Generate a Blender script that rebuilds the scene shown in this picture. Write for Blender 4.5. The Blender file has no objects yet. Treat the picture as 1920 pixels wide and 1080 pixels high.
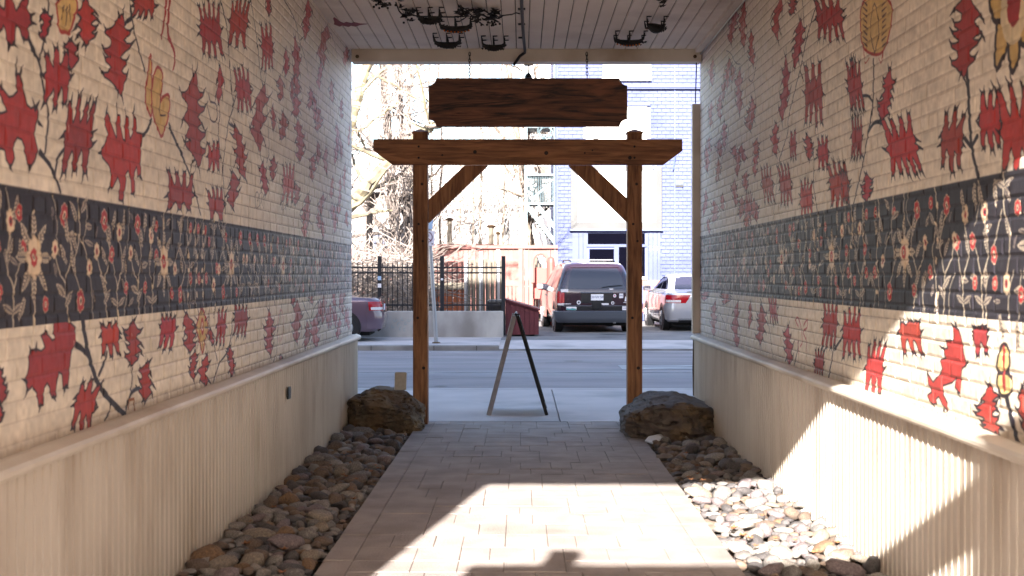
import bpy, bmesh, math, random
import numpy as np
from mathutils import Vector, Matrix, noise

# ---------------------------------------------------------------- camera, light, exposure
SC = bpy.context.scene
COL = SC.collection
F, VX, VY, EYE = 2300.0, 978.0, 514.0, 1.42
def P(px, py, d):
    """photo pixel at distance d (m) -> world point"""
    return Vector(((px - VX) * d / F, d, EYE - (py - VY) * d / F))
cam = bpy.data.cameras.new('camera')
camo = bpy.data.objects.new('camera', cam); COL.objects.link(camo)
camo.location = (0, 0, EYE); camo.rotation_euler = (math.pi / 2, 0, 0)
cam.sensor_width = 36; cam.lens = F / 1920 * 36
cam.shift_x = -(VX - 960) / 1920; cam.shift_y = -(540 - VY) / 1920
cam.clip_start = .05; cam.clip_end = 1500
cam.dof.use_dof = True; cam.dof.focus_distance = 14.0; cam.dof.aperture_fstop = 4.5
SC.camera = camo
SUN = Vector((.187, 1, -.455)).normalized()
w = bpy.data.worlds.new('World'); SC.world = w; w.use_nodes = True
nt = w.node_tree; bg = nt.nodes['Background']
sky = nt.nodes.new('ShaderNodeTexSky'); sky.sky_type = 'NISHITA'; sky.sun_disc = False
sky.sun_elevation = math.asin(-SUN.z); sky.sun_rotation = math.atan2(-SUN.x, -SUN.y) % (2 * math.pi)
sky.air_density = 1.0; sky.dust_density = 1.6; sky.ozone_density = 1.2
nt.links.new(sky.outputs[0], bg.inputs[0]); bg.inputs[1].default_value = .095
sl = bpy.data.lights.new('sun', 'SUN'); sl.energy = 5.0; sl.angle = math.radians(.55); sl.color = (1, .95, .89)
so = bpy.data.objects.new('sun', sl); COL.objects.link(so); so.location = (-3, -20, 12)
so.rotation_euler = SUN.to_track_quat('-Z', 'Y').to_euler()
SC.view_settings.view_transform = 'Standard'; SC.view_settings.look = 'None'
SC.view_settings.exposure = 2.7; SC.view_settings.gamma = 1; SC.view_settings.use_curve_mapping = False
SC.render.engine = 'CYCLES'
SC.cycles.max_bounces = 8; SC.cycles.diffuse_bounces = 6

R = random.Random(7)

# ---------------------------------------------------------------- helpers
def tag(o, label=None, cat=None, group=None, kind=None):
    if label: o['label'] = label
    if cat: o['category'] = cat
    if group: o['group'] = group
    if kind: o['kind'] = kind
    return o
def empty(name, loc=(0, 0, 0), rz=0, **k):
    o = bpy.data.objects.new(name, None); COL.objects.link(o); o.location = loc; o.rotation_euler = (0, 0, rz)
    o.empty_display_size = .1
    return tag(o, **k)
def link(name, me, parent=None, loc=(0, 0, 0), rot=None, scl=None):
    o = bpy.data.objects.new(name, me); COL.objects.link(o); o.location = loc
    if rot is not None: o.rotation_euler = rot
    if scl is not None: o.scale = scl
    if parent: o.parent = parent
    return o
class G:
    def __init__(s): s.v = []; s.f = []
    def add(s, vs, fs):
        b = len(s.v); s.v += [tuple(v) for v in vs]; s.f += [tuple(b + i for i in f) for f in fs]; return s
    def box(s, a, b):
        x0, y0, z0 = a; x1, y1, z1 = b
        return s.add([(x0,y0,z0),(x1,y0,z0),(x1,y1,z0),(x0,y1,z0),(x0,y0,z1),(x1,y0,z1),(x1,y1,z1),(x0,y1,z1)],
              [(0,3,2,1),(4,5,6,7),(0,1,5,4),(1,2,6,5),(2,3,7,6),(3,0,4,7)])
    def beam(s, p, q, w, h, up=(0, 0, 1)):
        p, q = Vector(p), Vector(q); d = (q - p).normalized(); u = Vector(up)
        x = d.cross(u)
        if x.length < 1e-4: x = d.cross(Vector((0, 1, 0)))
        x.normalize(); u = x.cross(d)
        vs = [c + x * a * w / 2 + u * b * h / 2 for c in (p, q) for a, b in ((-1,-1),(1,-1),(1,1),(-1,1))]
        return s.add(vs, [(0,1,2,3),(7,6,5,4),(0,4,5,1),(1,5,6,2),(2,6,7,3),(3,7,4,0)])
    def tube(s, pts, r, n=6, cap=True):
        pts = [Vector(p) for p in pts]; m = len(pts)
        rr = r if isinstance(r, (list, tuple)) else [r] * m
        b = len(s.v); u = None
        for i, p in enumerate(pts):
            d = (pts[min(i + 1, m - 1)] - pts[max(i - 1, 0)])
            d = d.normalized() if d.length > 1e-9 else Vector((0, 0, 1))
            if u is None:
                u = d.cross(Vector((.13, .31, .94)))
                if u.length < .05: u = d.cross(Vector((1, 0, 0)))
            else: u = u - d * u.dot(d)
            u.normalize(); w_ = d.cross(u)
            for k in range(n):
                a = 2 * math.pi * k / n
                s.v.append(tuple(p + (u * math.cos(a) + w_ * math.sin(a)) * rr[i]))
        for i in range(m - 1):
            for k in range(n):
                k2 = (k + 1) % n
                s.f.append((b + i*n + k, b + i*n + k2, b + (i+1)*n + k2, b + (i+1)*n + k))
        if cap and n > 2:
            s.f.append(tuple(b + k for k in reversed(range(n)))); s.f.append(tuple(b + (m-1)*n + k for k in range(n)))
        return s
    def prism(s, poly, fn, d0, d1):
        """poly 2d list, fn(a,b,depth)->3d"""
        n = len(poly)
        vs = [fn(a, b, d0) for a, b in poly] + [fn(a, b, d1) for a, b in poly]
        return s.add(vs, [tuple(reversed(range(n))), tuple(range(n, 2*n))] + [(i, (i+1) % n, n + (i+1) % n, n + i) for i in range(n)])
    def ball(s, c, r, n=8, m=5, sc=(1, 1, 1)):
        c = Vector(c); vs = [c + Vector((0, 0, -r * sc[2]))]
        for j in range(1, m):
            t = math.pi * j / m
            for k in range(n):
                a = 2 * math.pi * k / n
                vs.append(c + Vector((math.sin(t)*math.cos(a)*r*sc[0], math.sin(t)*math.sin(a)*r*sc[1], -math.cos(t)*r*sc[2])))
        vs.append(c + Vector((0, 0, r * sc[2]))); fs = []
        for k in range(n):
            fs.append((0, 1 + (k+1) % n, 1 + k))
            for j in range(m - 2):
                a = 1 + j*n; fs.append((a + k, a + (k+1) % n, a + n + (k+1) % n, a + n + k))
            a = 1 + (m-2)*n; fs.append((a + k, a + (k+1) % n, len(vs) - 1))
        return s.add(vs, fs)
    def lathe(s, c, prof, n=16, ax='z'):
        vs = []
        for r, h in prof:
            for k in range(n):
                a = 2*math.pi*k/n; x, y = r*math.cos(a), r*math.sin(a)
                vs.append((c[0]+x, c[1]+y, c[2]+h) if ax == 'z' else (c[0]+h, c[1]+x, c[2]+y) if ax == 'x' else (c[0]+x, c[1]+h, c[2]+y))
        m = len(prof); fs = [(i*n+k, i*n+(k+1) % n, (i+1)*n+(k+1) % n, (i+1)*n+k) for i in range(m-1) for k in range(n)]
        fs += [tuple(reversed(range(n))), tuple((m-1)*n + k for k in range(n))]
        return s.add(vs, fs)
    def mesh(s, name, mat=None, smooth=False, sub=None):
        me = bpy.data.meshes.new(name)
        v = s.v if sub is None else [(a-sub[0], b-sub[1], c-sub[2]) for a, b, c in s.v]
        me.from_pydata(v, [], s.f); me.update()
        if mat: me.materials.append(mat)
        if smooth: me.polygons.foreach_set('use_smooth', [True]*len(me.polygons))
        return me
    def build(s, name, mat, parent=None, smooth=False, bev=0, world=True, loc=(0, 0, 0), rot=None):
        sub = parent.location if (parent is not None and world and parent.parent is None) else (G.off(parent) if parent is not None and world else None)
        o = link(name, s.mesh(name, mat, smooth, sub), parent, loc, rot)
        if bev:
            m = o.modifiers.new('bevel', 'BEVEL'); m.width = bev; m.segments = 2; m.limit_method = 'ANGLE'; m.angle_limit = .6
        if smooth:
            try: o.data.set_sharp_from_angle(angle=math.radians(40))
            except Exception: pass
        return o
    @staticmethod
    def off(o):
        t = Vector((0, 0, 0))
        while o is not None: t += o.location; o = o.parent
        return t
def thing(name, geo, mat, label, cat, group=None, kind=None, smooth=False, bev=0, base=None):
    """one-mesh thing whose origin sits at base"""
    if base is None:
        a = np.array(geo.v); base = (float(a[:,0].mean()), float(a[:,1].mean()), float(a[:,2].min()))
    o = link(name, geo.mesh(name, mat, smooth, base), None, base)
    if bev:
        m = o.modifiers.new('bevel', 'BEVEL'); m.width = bev; m.segments = 2; m.limit_method = 'ANGLE'; m.angle_limit = .6
    return tag(o, label, cat, group, kind)
def structure(name, geo, mat, parent=None, **k):
    o = geo.build(name, mat, parent, **k)
    if parent is None: o['kind'] = 'structure'
    return o

# ---------------------------------------------------------------- materials
def srgb(*c): return tuple(((x/255)/12.92 if x/255 <= .04045 else ((x/255+.055)/1.055)**2.4) for x in c)
def material(name, col, col2=None, scale=5, rough=.7, metal=0, bump=0, bscale=None, detail=5, stretch=(1,1,1), coord='Object',
             spec=.5, dirt=None, dscale=2, lo=.35, hi=.65, coat=0, trans=0, bdist=.01):
    m = bpy.data.materials.new(name); m.use_nodes = True; t = m.node_tree; n = t.nodes; b = n['Principled BSDF']
    b.inputs['Base Color'].default_value = (*col, 1); b.inputs['Roughness'].default_value = rough
    b.inputs['Metallic'].default_value = metal; b.inputs['Specular IOR Level'].default_value = spec
    b.inputs['Coat Weight'].default_value = coat; b.inputs['Transmission Weight'].default_value = trans
    tc = n.new('ShaderNodeTexCoord'); mp = n.new('ShaderNodeMapping'); mp.inputs['Scale'].default_value = stretch
    t.links.new(n.new('ShaderNodeNewGeometry').outputs['Position'] if coord == 'World' else tc.outputs[coord], mp.inputs[0])
    def nz(sc, det):
        x = n.new('ShaderNodeTexNoise'); x.inputs['Scale'].default_value = sc; x.inputs['Detail'].default_value = det
        t.links.new(mp.outputs[0], x.inputs['Vector']); return x
    def rmp(src, c0, c1, a, b_):
        r = n.new('ShaderNodeValToRGB'); r.color_ramp.elements[0].position = a; r.color_ramp.elements[1].position = b_
        r.color_ramp.elements[0].color = (*c0, 1); r.color_ramp.elements[1].color = (*c1, 1); t.links.new(src, r.inputs[0]); return r
    out = None
    if col2 is not None:
        out = rmp(nz(scale, detail).outputs[0], col, col2, lo, hi).outputs[0]
        t.links.new(out, b.inputs['Base Color'])
    if dirt is not None:
        mx = n.new('ShaderNodeMix'); mx.data_type = 'RGBA'
        r = rmp(nz(dscale, 8).outputs[0], (0,0,0), (1,1,1), .5, .72); t.links.new(r.outputs[0], mx.inputs[0])
        if out: t.links.new(out, mx.inputs[6])
        else: mx.inputs[6].default_value = (*col, 1)
        mx.inputs[7].default_value = (*dirt, 1); t.links.new(mx.outputs[2], b.inputs['Base Color'])
    if bump:
        bp = n.new('ShaderNodeBump'); bp.inputs['Strength'].default_value = bump; bp.inputs['Distance'].default_value = bdist
        t.links.new(nz(bscale or scale*4, 6).outputs[0], bp.inputs['Height']); t.links.new(bp.outputs[0], b.inputs['Normal'])
    m['n'] = 1
    return m
def flat(name, col, rough=.6, **k): return material(name, col, rough=rough, **k)
def wood(name, c_lo, c_hi, axis, scale=7, rough=.62, swirl=1.5, knots=None):
    """grain running along axis (0,1,2)"""
    m = bpy.data.materials.new(name); m.use_nodes = True; t = m.node_tree; n = t.nodes; b = n['Principled BSDF']
    tc = n.new('ShaderNodeTexCoord'); mp = n.new('ShaderNodeMapping'); s = [scale]*3; s[axis] = scale*.09; mp.inputs['Scale'].default_value = s
    t.links.new(tc.outputs['Object'], mp.inputs[0])
    a = n.new('ShaderNodeTexNoise'); a.inputs['Scale'].default_value = 1.3; a.inputs['Detail'].default_value = 3; t.links.new(mp.outputs[0], a.inputs['Vector'])
    ad = n.new('ShaderNodeVectorMath'); ad.operation = 'MULTIPLY_ADD'; t.links.new(a.outputs['Color'], ad.inputs[0]); ad.inputs[1].default_value = (swirl,)*3
    t.links.new(mp.outputs[0], ad.inputs[2])
    g = n.new('ShaderNodeTexNoise'); g.inputs['Scale'].default_value = 3.2; g.inputs['Detail'].default_value = 9; g.inputs['Roughness'].default_value = .62; t.links.new(ad.outputs[0], g.inputs['Vector'])
    r = n.new('ShaderNodeValToRGB'); r.color_ramp.elements[0].position = .36; r.color_ramp.elements[1].position = .64
    r.color_ramp.elements[0].color = (*c_lo, 1); r.color_ramp.elements[1].color = (*c_hi, 1); t.links.new(g.outputs[0], r.inputs[0])
    t.links.new(r.outputs[0], b.inputs['Base Color'])
    bp = n.new('ShaderNodeBump'); bp.inputs['Strength'].default_value = .35; bp.inputs['Distance'].default_value = .004
    t.links.new(g.outputs[0], bp.inputs['Height']); t.links.new(bp.outputs[0], b.inputs['Normal']); b.inputs['Roughness'].default_value = rough
    return m
CREAM = (.66, .585, .49)
M = dict(
    cream=material('cream_paint', CREAM, (.59,.515,.42), 3, .5, bump=.15, bscale=60, dirt=(.40,.31,.22), dscale=1.6),
    ceil=material('ceiling_paint', (.78,.69,.605), (.70,.61,.53), 2, .6, bump=.1, bscale=40, dirt=(.50,.42,.36), dscale=1.3, coord='World'),
    wains=material('wainscot_paint', (.64,.565,.47), (.565,.49,.40), 2.2, .5, bump=.12, bscale=50, dirt=(.45,.37,.285), dscale=4.5, stretch=(1,1,.28), coord='World'),
    paver=material('paver_stone', (.345,.292,.265), (.27,.228,.207), 5, .85, bump=.45, bscale=70, dirt=(.215,.178,.16), dscale=2.3, coord='World'),
    walk=material('sidewalk_concrete', (.54,.48,.465), (.46,.41,.40), 1.5, .85, bump=.25, bscale=120, dirt=(.27,.255,.25), dscale=.8),
    asphalt=material('asphalt', (.31,.27,.272), (.22,.195,.20), 1.6, .85, bump=.5, bscale=150, dirt=(.29,.28,.285), dscale=.5, stretch=(.25,1,1)),
    lot=material('lot_asphalt', (.22,.205,.20), (.15,.14,.14), 1.1, .9, bump=.4, bscale=120),
    kerb=material('kerb_concrete', (.30,.275,.25), (.17,.15,.14), 2, .9, bump=.4, bscale=60),
    soil=material('soil', (.035,.026,.02), (.06,.045,.033), 20, .95, bump=.6),
    dry=material('dry_ground', (.30,.24,.17), (.18,.14,.09), 3, .95, bump=.6, bscale=20),
    conc=material('wall_concrete', (.42,.40,.38), (.30,.285,.275), 3, .9, bump=.3, bscale=70, dirt=(.22,.20,.185), dscale=1.4, stretch=(1,1,.5)),
    black=material('black_iron', (.016,.017,.022), rough=.5, metal=.3),
    orna=material('wrought_iron', (.010,.009,.008), rough=.6, metal=.2, bump=.5, bscale=60),
    bead=material('amber_glass_bead', (.55,.14,.02), rough=.15),
    rock1=material('boulder_brown', (.17,.105,.05), (.04,.03,.024), 4, .85, bump=1, bscale=9, bdist=.06, dirt=(.26,.19,.11), dscale=5),
    rock2=material('boulder_grey', (.14,.11,.09), (.05,.042,.04), 3, .85, bump=1, bscale=9, bdist=.05, dirt=(.25,.16,.08), dscale=3),
    bark=material('pale_bark', (.26,.21,.165), (.10,.08,.065), 5, .9, bump=.8, bscale=12),
    bark2=material('dark_bark', (.12,.095,.08), (.045,.035,.032), 6, .9, bump=.8, bscale=14),
    bark3=material('sycamore_bark', (.27,.235,.145), (.10,.08,.055), 3, .85, bump=.5, bscale=10),
    twig=material('twigs', (.26,.215,.19), (.15,.12,.105), 8, .9),
    bwood=wood('pergola_timber', (.15,.058,.022), (.45,.20,.08), 2), bwoodx=wood('pergola_timber_beam', (.15,.058,.022), (.45,.195,.077), 0),
    walnut=wood('walnut_board', (.018,.008,.005), (.26,.095,.042), 0, 3.6, .5, 3.4),
    joint=flat('paver_joint', (.13,.105,.09), .95), knot=flat('knot', (.02,.009,.005)),
    chrome=flat('steel', (.45,.45,.45), .35, metal=1), grey=flat('grey_metal', (.33,.33,.35), .45, metal=.6),
    white=flat('white_paint', (.78,.77,.75), .5), ltgrey=flat('marbled_grey', (.066,.065,.064), .6, col2=(.042,.041,.043), scale=1.2),
    blue=material('periwinkle_paint', (.062,.075,.175), (.048,.06,.15), 1.3, .7, bump=.2, bscale=30, dirt=(.035,.045,.125), dscale=1.1, stretch=(.5,.5,1.3)),
    bluetrim=flat('blue_trim', (.055,.075,.19), .5), darkblue=flat('dark_blue', (.06,.08,.22), .5),
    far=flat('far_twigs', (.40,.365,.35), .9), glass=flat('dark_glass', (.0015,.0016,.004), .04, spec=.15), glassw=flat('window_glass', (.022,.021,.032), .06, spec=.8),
    redf=material('red_fence_paint', (.24,.105,.09), (.19,.08,.07), 3, .8, bump=.3, bscale=20), redpost=flat('red_paint', (.34,.05,.04)),
    maroon=material('maroon_paint', (.13,.022,.03), (.10,.016,.022), 3, .6),
    orange=material('orange_plywood', (.26,.075,.028), (.17,.05,.02), 4, .8, stretch=(1,1,.2)),
    greyw=material('weathered_board', (.16,.135,.105), (.08,.066,.05), 4, .9, stretch=(3,3,.3), bump=.4),
    tealm=material('teal_paint', (.11,.15,.165), (.08,.12,.14), 4, .6), tan=flat('tan_blind', (.12,.10,.085)),
    rubber=flat('tyre_rubber', (.012,.012,.013), .8), plast=flat('grey_plastic', (.085,.095,.12), .5), blackp=flat('black_plastic', (.01,.01,.012), .4),
    vanp=flat('aubergine_paint', (.026,.012,.021), .22, coat=1), silv=flat('silver_paint', (.52,.52,.56), .28, metal=.5, coat=1),
    purp=flat('mauve_paint', (.13,.085,.12), .3, metal=.4, coat=1),
    tail=flat('tail_light', (.35,.005,.012), .15), tailw=flat('reverse_light', (.62,.58,.58), .15), plate=flat('plate_white', (.75,.75,.8), .5),
    ink=flat('blue_ink', (.05,.07,.22)), teal=flat('teal_print', (.03,.24,.26)), stick=flat('sticker', (.7,.68,.72), .4), pinkish=flat('pink_print', (.55,.12,.2)),
    card=material('aged_card', (.55,.50,.42), (.46,.41,.33), 30, .7), leaf=flat('dry_leaf', (.26,.115,.05), .8),
    dgrey=flat('slate_grey', (.12,.13,.17), .8), slate=flat('blue_siding', (.07,.08,.12), .8), brass=flat('rusty_bolt', (.10,.06,.03), .6, metal=.5),
    signw=flat('sign_sheet', (.62,.60,.68), .4), signb=flat('sign_blue', (.30,.42,.60), .4), maroonink=flat('maroon_ink', (.10,.01,.05)),
    hubcap=flat('wheel_rim', (.33,.33,.35), .35, metal=.7), under=flat('underbody', (.006,.006,.006), .9),
    line=material('worn_road_paint', (.46,.45,.45), (.16,.155,.155), 3, .8, stretch=(.4,1,1)),
    cable=flat('cable_black', (.008,.007,.008), .5), bulb=flat('bulb_glass', (.28,.32,.50), .1),
    frame=material('aluminium_frame', (.38,.36,.36), (.28,.265,.265), 12, .5, metal=.2), panel=flat('chalk_panel', (.02,.02,.022), .6),
)
# ---------------------------------------------------------------- mural paint (generated here, one sheet per wall)
WL, WR, Y0, Y1 = 1.647, 1.73, .69, 11.9
MZ0, MZ1, RES = .80, 3.60, 300
class Mural:
    def __init__(s, side, seed):
        s.side = side; s.W = int((Y1-Y0)*RES); s.H = int((MZ1-MZ0)*RES); s.r = random.Random(seed)
        rng = np.random.RandomState(seed)
        s.a = np.empty((s.H, s.W, 3), np.float32); s.a[:] = np.array((228, 216, 198))/255
        s.rng = rng
    def low(s, gy, gx):
        g = s.rng.rand(gy+1, gx+1).astype(np.float32)
        yy = np.linspace(0, gy-.001, s.H); xx = np.linspace(0, gx-.001, s.W)
        yi = yy.astype(int); xi = xx.astype(int); fy = (yy-yi)[:,None]; fx = (xx-xi)[None]
        fy = fy*fy*(3-2*fy); fx = fx*fx*(3-2*fx)
        return (g[yi][:,xi]*(1-fy)*(1-fx)+g[yi+1][:,xi]*fy*(1-fx)+g[yi][:,xi+1]*(1-fy)*fx+g[yi+1][:,xi+1]*fy*fx).astype(np.float32)
    def w2p(s, y, z): return (y-Y0)*RES, (z-MZ0)*RES
    def px(s, x, y):
        if s.side == 'L': x = min(x, 974-318); d = WL*F/(VX-x)
        else: x = max(x, 1312); d = WR*F/(x-VX)
        return d, EYE-(y-VY)*d/F
    def blend(s, x0, y0, al, col):
        h, w_ = al.shape; v = s.a[y0:y0+h, x0:x0+w_]; v += (np.array(col, np.float32)/255-v)*al[..., None]
    def fill(s, poly, col):
        q = np.array([s.w2p(*p) for p in poly]); x0, y0 = np.floor(q.min(0)).astype(int)-1; x1, y1 = np.ceil(q.max(0)).astype(int)+2
        x0, y0 = max(x0, 0), max(y0, 0); x1, y1 = min(x1, s.W), min(y1, s.H)
        if x1 <= x0 or y1 <= y0: return
        acc = np.zeros((y1-y0, x1-x0), np.float32); X = np.arange(x0, x1)+.5
        for sub in (.25, .75):
            Y = np.arange(y0, y1)+sub; ins = np.zeros((y1-y0, x1-x0), bool)
            for (ax, ay), (bx, by) in zip(q, np.roll(q, -1, 0)):
                if ay == by: continue
                c = (Y > min(ay, by)) & (Y <= max(ay, by))
                if not c.any(): continue
                xs = ax+(Y[c]-ay)*(bx-ax)/(by-ay); ins[c] ^= (X[None] < xs[:, None])
            acc += ins*.5
        s.blend(x0, y0, acc, col)
    def stroke(s, pts, w0, w1, col):
        n = len(pts)-1
        for i in range(n):
            (ax, ay), (bx, by) = s.w2p(*pts[i]), s.w2p(*pts[i+1])
            ra = (w0+(w1-w0)*i/n)*RES/2; rb = (w0+(w1-w0)*(i+1)/n)*RES/2; m = max(ra, rb)+1.5
            x0, y0 = max(int(min(ax, bx)-m), 0), max(int(min(ay, by)-m), 0); x1, y1 = min(int(max(ax, bx)+m)+1, s.W), min(int(max(ay, by)+m)+1, s.H)
            if x1 <= x0 or y1 <= y0: continue
            X, Y = np.meshgrid(np.arange(x0, x1)+.5, np.arange(y0, y1)+.5)
            dx, dy = bx-ax, by-ay; L = dx*dx+dy*dy+1e-9; t = np.clip(((X-ax)*dx+(Y-ay)*dy)/L, 0, 1)
            d = np.hypot(X-ax-t*dx, Y-ay-t*dy); s.blend(x0, y0, np.clip(ra+(rb-ra)*t-d+.5, 0, 1).astype(np.float32), col)
    # photo-pixel space shapes ------------------------------------------------
    def stem(s, pts, w=.016, col=(38, 34, 44)):
        P2 = smooth2(pts); s.stroke([s.px(*p) for p in P2], w, w*.75, col)
    def leafpoly(s, pts, tips, red=None):
        red = red or (172+s.r.uniform(-16, 10), 54+s.r.uniform(-6, 10), 52+s.r.uniform(-6, 8))
        q = [s.px(*p) for p in pts]
        ow = .013
        s.stroke(q+[q[0]], ow, ow, (34, 26, 34)); s.fill(q, red)
        for a, b in tips: s.stroke([s.px(*a), s.px(*b)], .017, .003, (34, 26, 34))
        # dry-brush streaks
        for _ in range(3):
            a, b = s.r.choice(q), s.r.choice(q)
            c = ((a[0]+b[0])/2, (a[1]+b[1])/2)
    def finger(s, cx, cy, w, h, up=4, dn=4, ang=0, up_h=.5, dn_h=.5):
        r = s.r; pts = []; tips = []; ang += r.uniform(-7, 7); up = max(up, 3) if w > 14 else up
        ca, sa = math.cos(math.radians(ang)), math.sin(math.radians(ang)); bend = r.uniform(-.12, .12)
        def T(x, y):
            x += bend*(y*y*3); X, Y = x*w, -y*h
            return (cx+X*ca-Y*sa, cy+X*sa+Y*ca)
        def side(sx, up_dir):
            k = r.choice((1, 2, 2)); ys = [-.13+.26*(i+.5)/k+r.uniform(-.03, .03) for i in range(k)]
            if up_dir < 0: ys = ys[::-1]
            for y in ys:
                e = .035*up_dir; q = .44+r.uniform(0, .05)
                pts.append(T(sx*.40, y-e*1.6)); pts.append(T(sx*q, y-e*.2)); pts.append(T(sx*.455, y+e)); tips.append((T(sx*q, y), T(sx*(q+.13), y+.06*r.choice((-1, 1)))))
                pts.append(T(sx*.39, y+e*1.8))
        def fing(n, sgn, H, xd):
            sp = .86/n
            for i in range(n):
                x = (-.43+sp*(i+.5))*xd; hw = sp*.5*r.uniform(.50, .66); t = H*(1-.9*x*x*r.uniform(.6, 1.6))*r.uniform(.88, 1.08); ln = x*.22+r.uniform(-.03, .03)
                v = .165+r.uniform(-.03, .05); rt = sp*.49*xd; L = t-v
                pts.append(T(x-rt*.86, (v+L*.04)*sgn)); pts.append(T(x-hw*xd+ln*.3, (v+L*.28)*sgn)); pts.append(T(x-hw*.82*xd+ln*.8, (v+L*.75)*sgn))
                a_ = T(x-hw*.7*xd+ln, (v+L*.94)*sgn); b_ = T(x+hw*.5*xd+ln, (v+L*.97)*sgn)
                pts.append(a_); pts.append(b_); tips.append((a_, T(x-hw*1.25*xd+ln*1.4, (t+.10*r.uniform(.5, 1.2))*sgn))); tips.append((b_, T(x+hw*.9*xd+ln*1.5, (t+.11*r.uniform(.4, 1.3))*sgn)))
                pts.append(T(x+hw*.85*xd+ln*.7, (v+L*.66)*sgn)); pts.append(T(x+hw*xd+ln*.25, (v+L*.22)*sgn))
                if i < n-1: pts.append(T(x+rt*1.0, (v-.015)*sgn))
        side(-1, 1); fing(up, 1, up_h, 1); side(1, -1); fing(dn, -1, dn_h, -1)
        s.leafpoly(smc(pts) if w > 12 else pts, tips)
    def oak(s, cx, cy, w, h, n=4, ang=0, k=0):
        r = s.r; ang += r.uniform(-5, 5); ca, sa = math.cos(math.radians(ang)), math.sin(math.radians(ang)); pts = []; tips = []; ph = r.uniform(0, 6.28); am = r.uniform(.08, .2)
        def T(x, y):
            x += am*math.sin(ph+y*5); X, Y = x*w, -y*h
            return (cx+X*ca-Y*sa, cy+X*sa+Y*ca)
        a_, b_ = T(-.05, .48), T(.07, .5); pts += [a_, b_]; tips += [(a_, T(-.16, .60)), (b_, T(.12, .64))]
        for sx in (1, -1):
            m = max(2, n-r.choice((0, 1))); ys = [.36-.76*(i+.5+r.uniform(-.25, .25))/m for i in range(m)]
            if sx == -1: ys = ys[::-1]
            for y in ys:
                env = (.22+.26*max(0, math.cos(y*2.6)))*r.uniform(.75, 1.2); up = r.choice((1, 1, -1)); dl = .76/m
                q = [(env*.50, dl*.46), (env*.80, dl*.22), (env*1.12, dl*.20*up+.0), (env*1.08, dl*.02*up), (env*.78, -dl*.16), (env*.52, -dl*.40)]
                if sx == -1: q = q[::-1]
                for x_, dy in q: pts.append(T(sx*x_, y+dy))
                tips.append((T(sx*env*1.12, y+dl*.18*up), T(sx*env*1.45, y+dl*.62*up)))
            if sx == 1: pts.append(T(.05, -.5)); tips.append((pts[-1], T(.1, -.62))); pts.append(T(-.06, -.44)); tips.append((pts[-1], T(-.14, -.54)))
        s.leafpoly(smc(pts) if w > 12 else pts, tips)
    # band shapes in wall metres ----------------------------------------------
    def ell(s, y, z, a, b, col, ang=0, n=16):
        ca, sa = math.cos(ang), math.sin(ang)
        s.fill([(y+a*math.cos(t)*ca-b*math.sin(t)*sa, z+a*math.cos(t)*sa+b*math.sin(t)*ca) for t in [2*math.pi*i/n for i in range(n)]], col)
    def bloom(s, y, z, rad, red=True):
        rad *= .80
        c0, c1 = ((178, 52, 56), (226, 203, 172)) if red else ((226, 203, 172), (178, 52, 56))
        for col, f in (((205, 182, 152), 1.13), (c0, 1.0)):
            for i in range(8):
                t = 2*math.pi*i/8; s.ell(y+math.cos(t)*rad*.66*f, z+math.sin(t)*rad*.8*f, rad*.36*f, rad*.36*f, col)
        s.ell(y, z, rad*.75, rad*.8, c0); s.ell(y, z, rad*.42, rad*.5, c1); s.ell(y, z, rad*.2, rad*.26, (40, 34, 48))
    def feather(s, y, z, L, ang, wd=.32):
        c, d = math.cos(ang), math.sin(ang); e = (y+c*L, z+d*L); pts = []
        for sg in (1, -1):
            rg = [.05, .3, .55, .8, 1.0] if sg == 1 else [.8, .55, .3, .05]
            for t in rg:
                hw = L*wd*.5*math.sin(math.pi*min(t*.9+.08, 1)); pts.append((y+c*L*t-d*hw*sg, z+d*L*t+c*hw*sg))
        s.fill(pts, (210, 194, 168)); s.stroke([(y, z), (y+c*L*.85, z+d*L*.85)], .004, .003, (52, 44, 56))
        for k in range(5):
            t = .2+.14*k
            for sg in (1, -1):
                s.stroke([(y+c*L*t, z+d*L*t), (y+c*L*(t+.1)-d*L*wd*.42*sg, z+d*L*(t+.1)+c*L*wd*.42*sg)], .0035, .003, (52, 44, 56))
    def vine(s, pts, w=.009):
        s.stroke(smooth2(pts), w, w*.8, (214, 198, 172))
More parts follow.
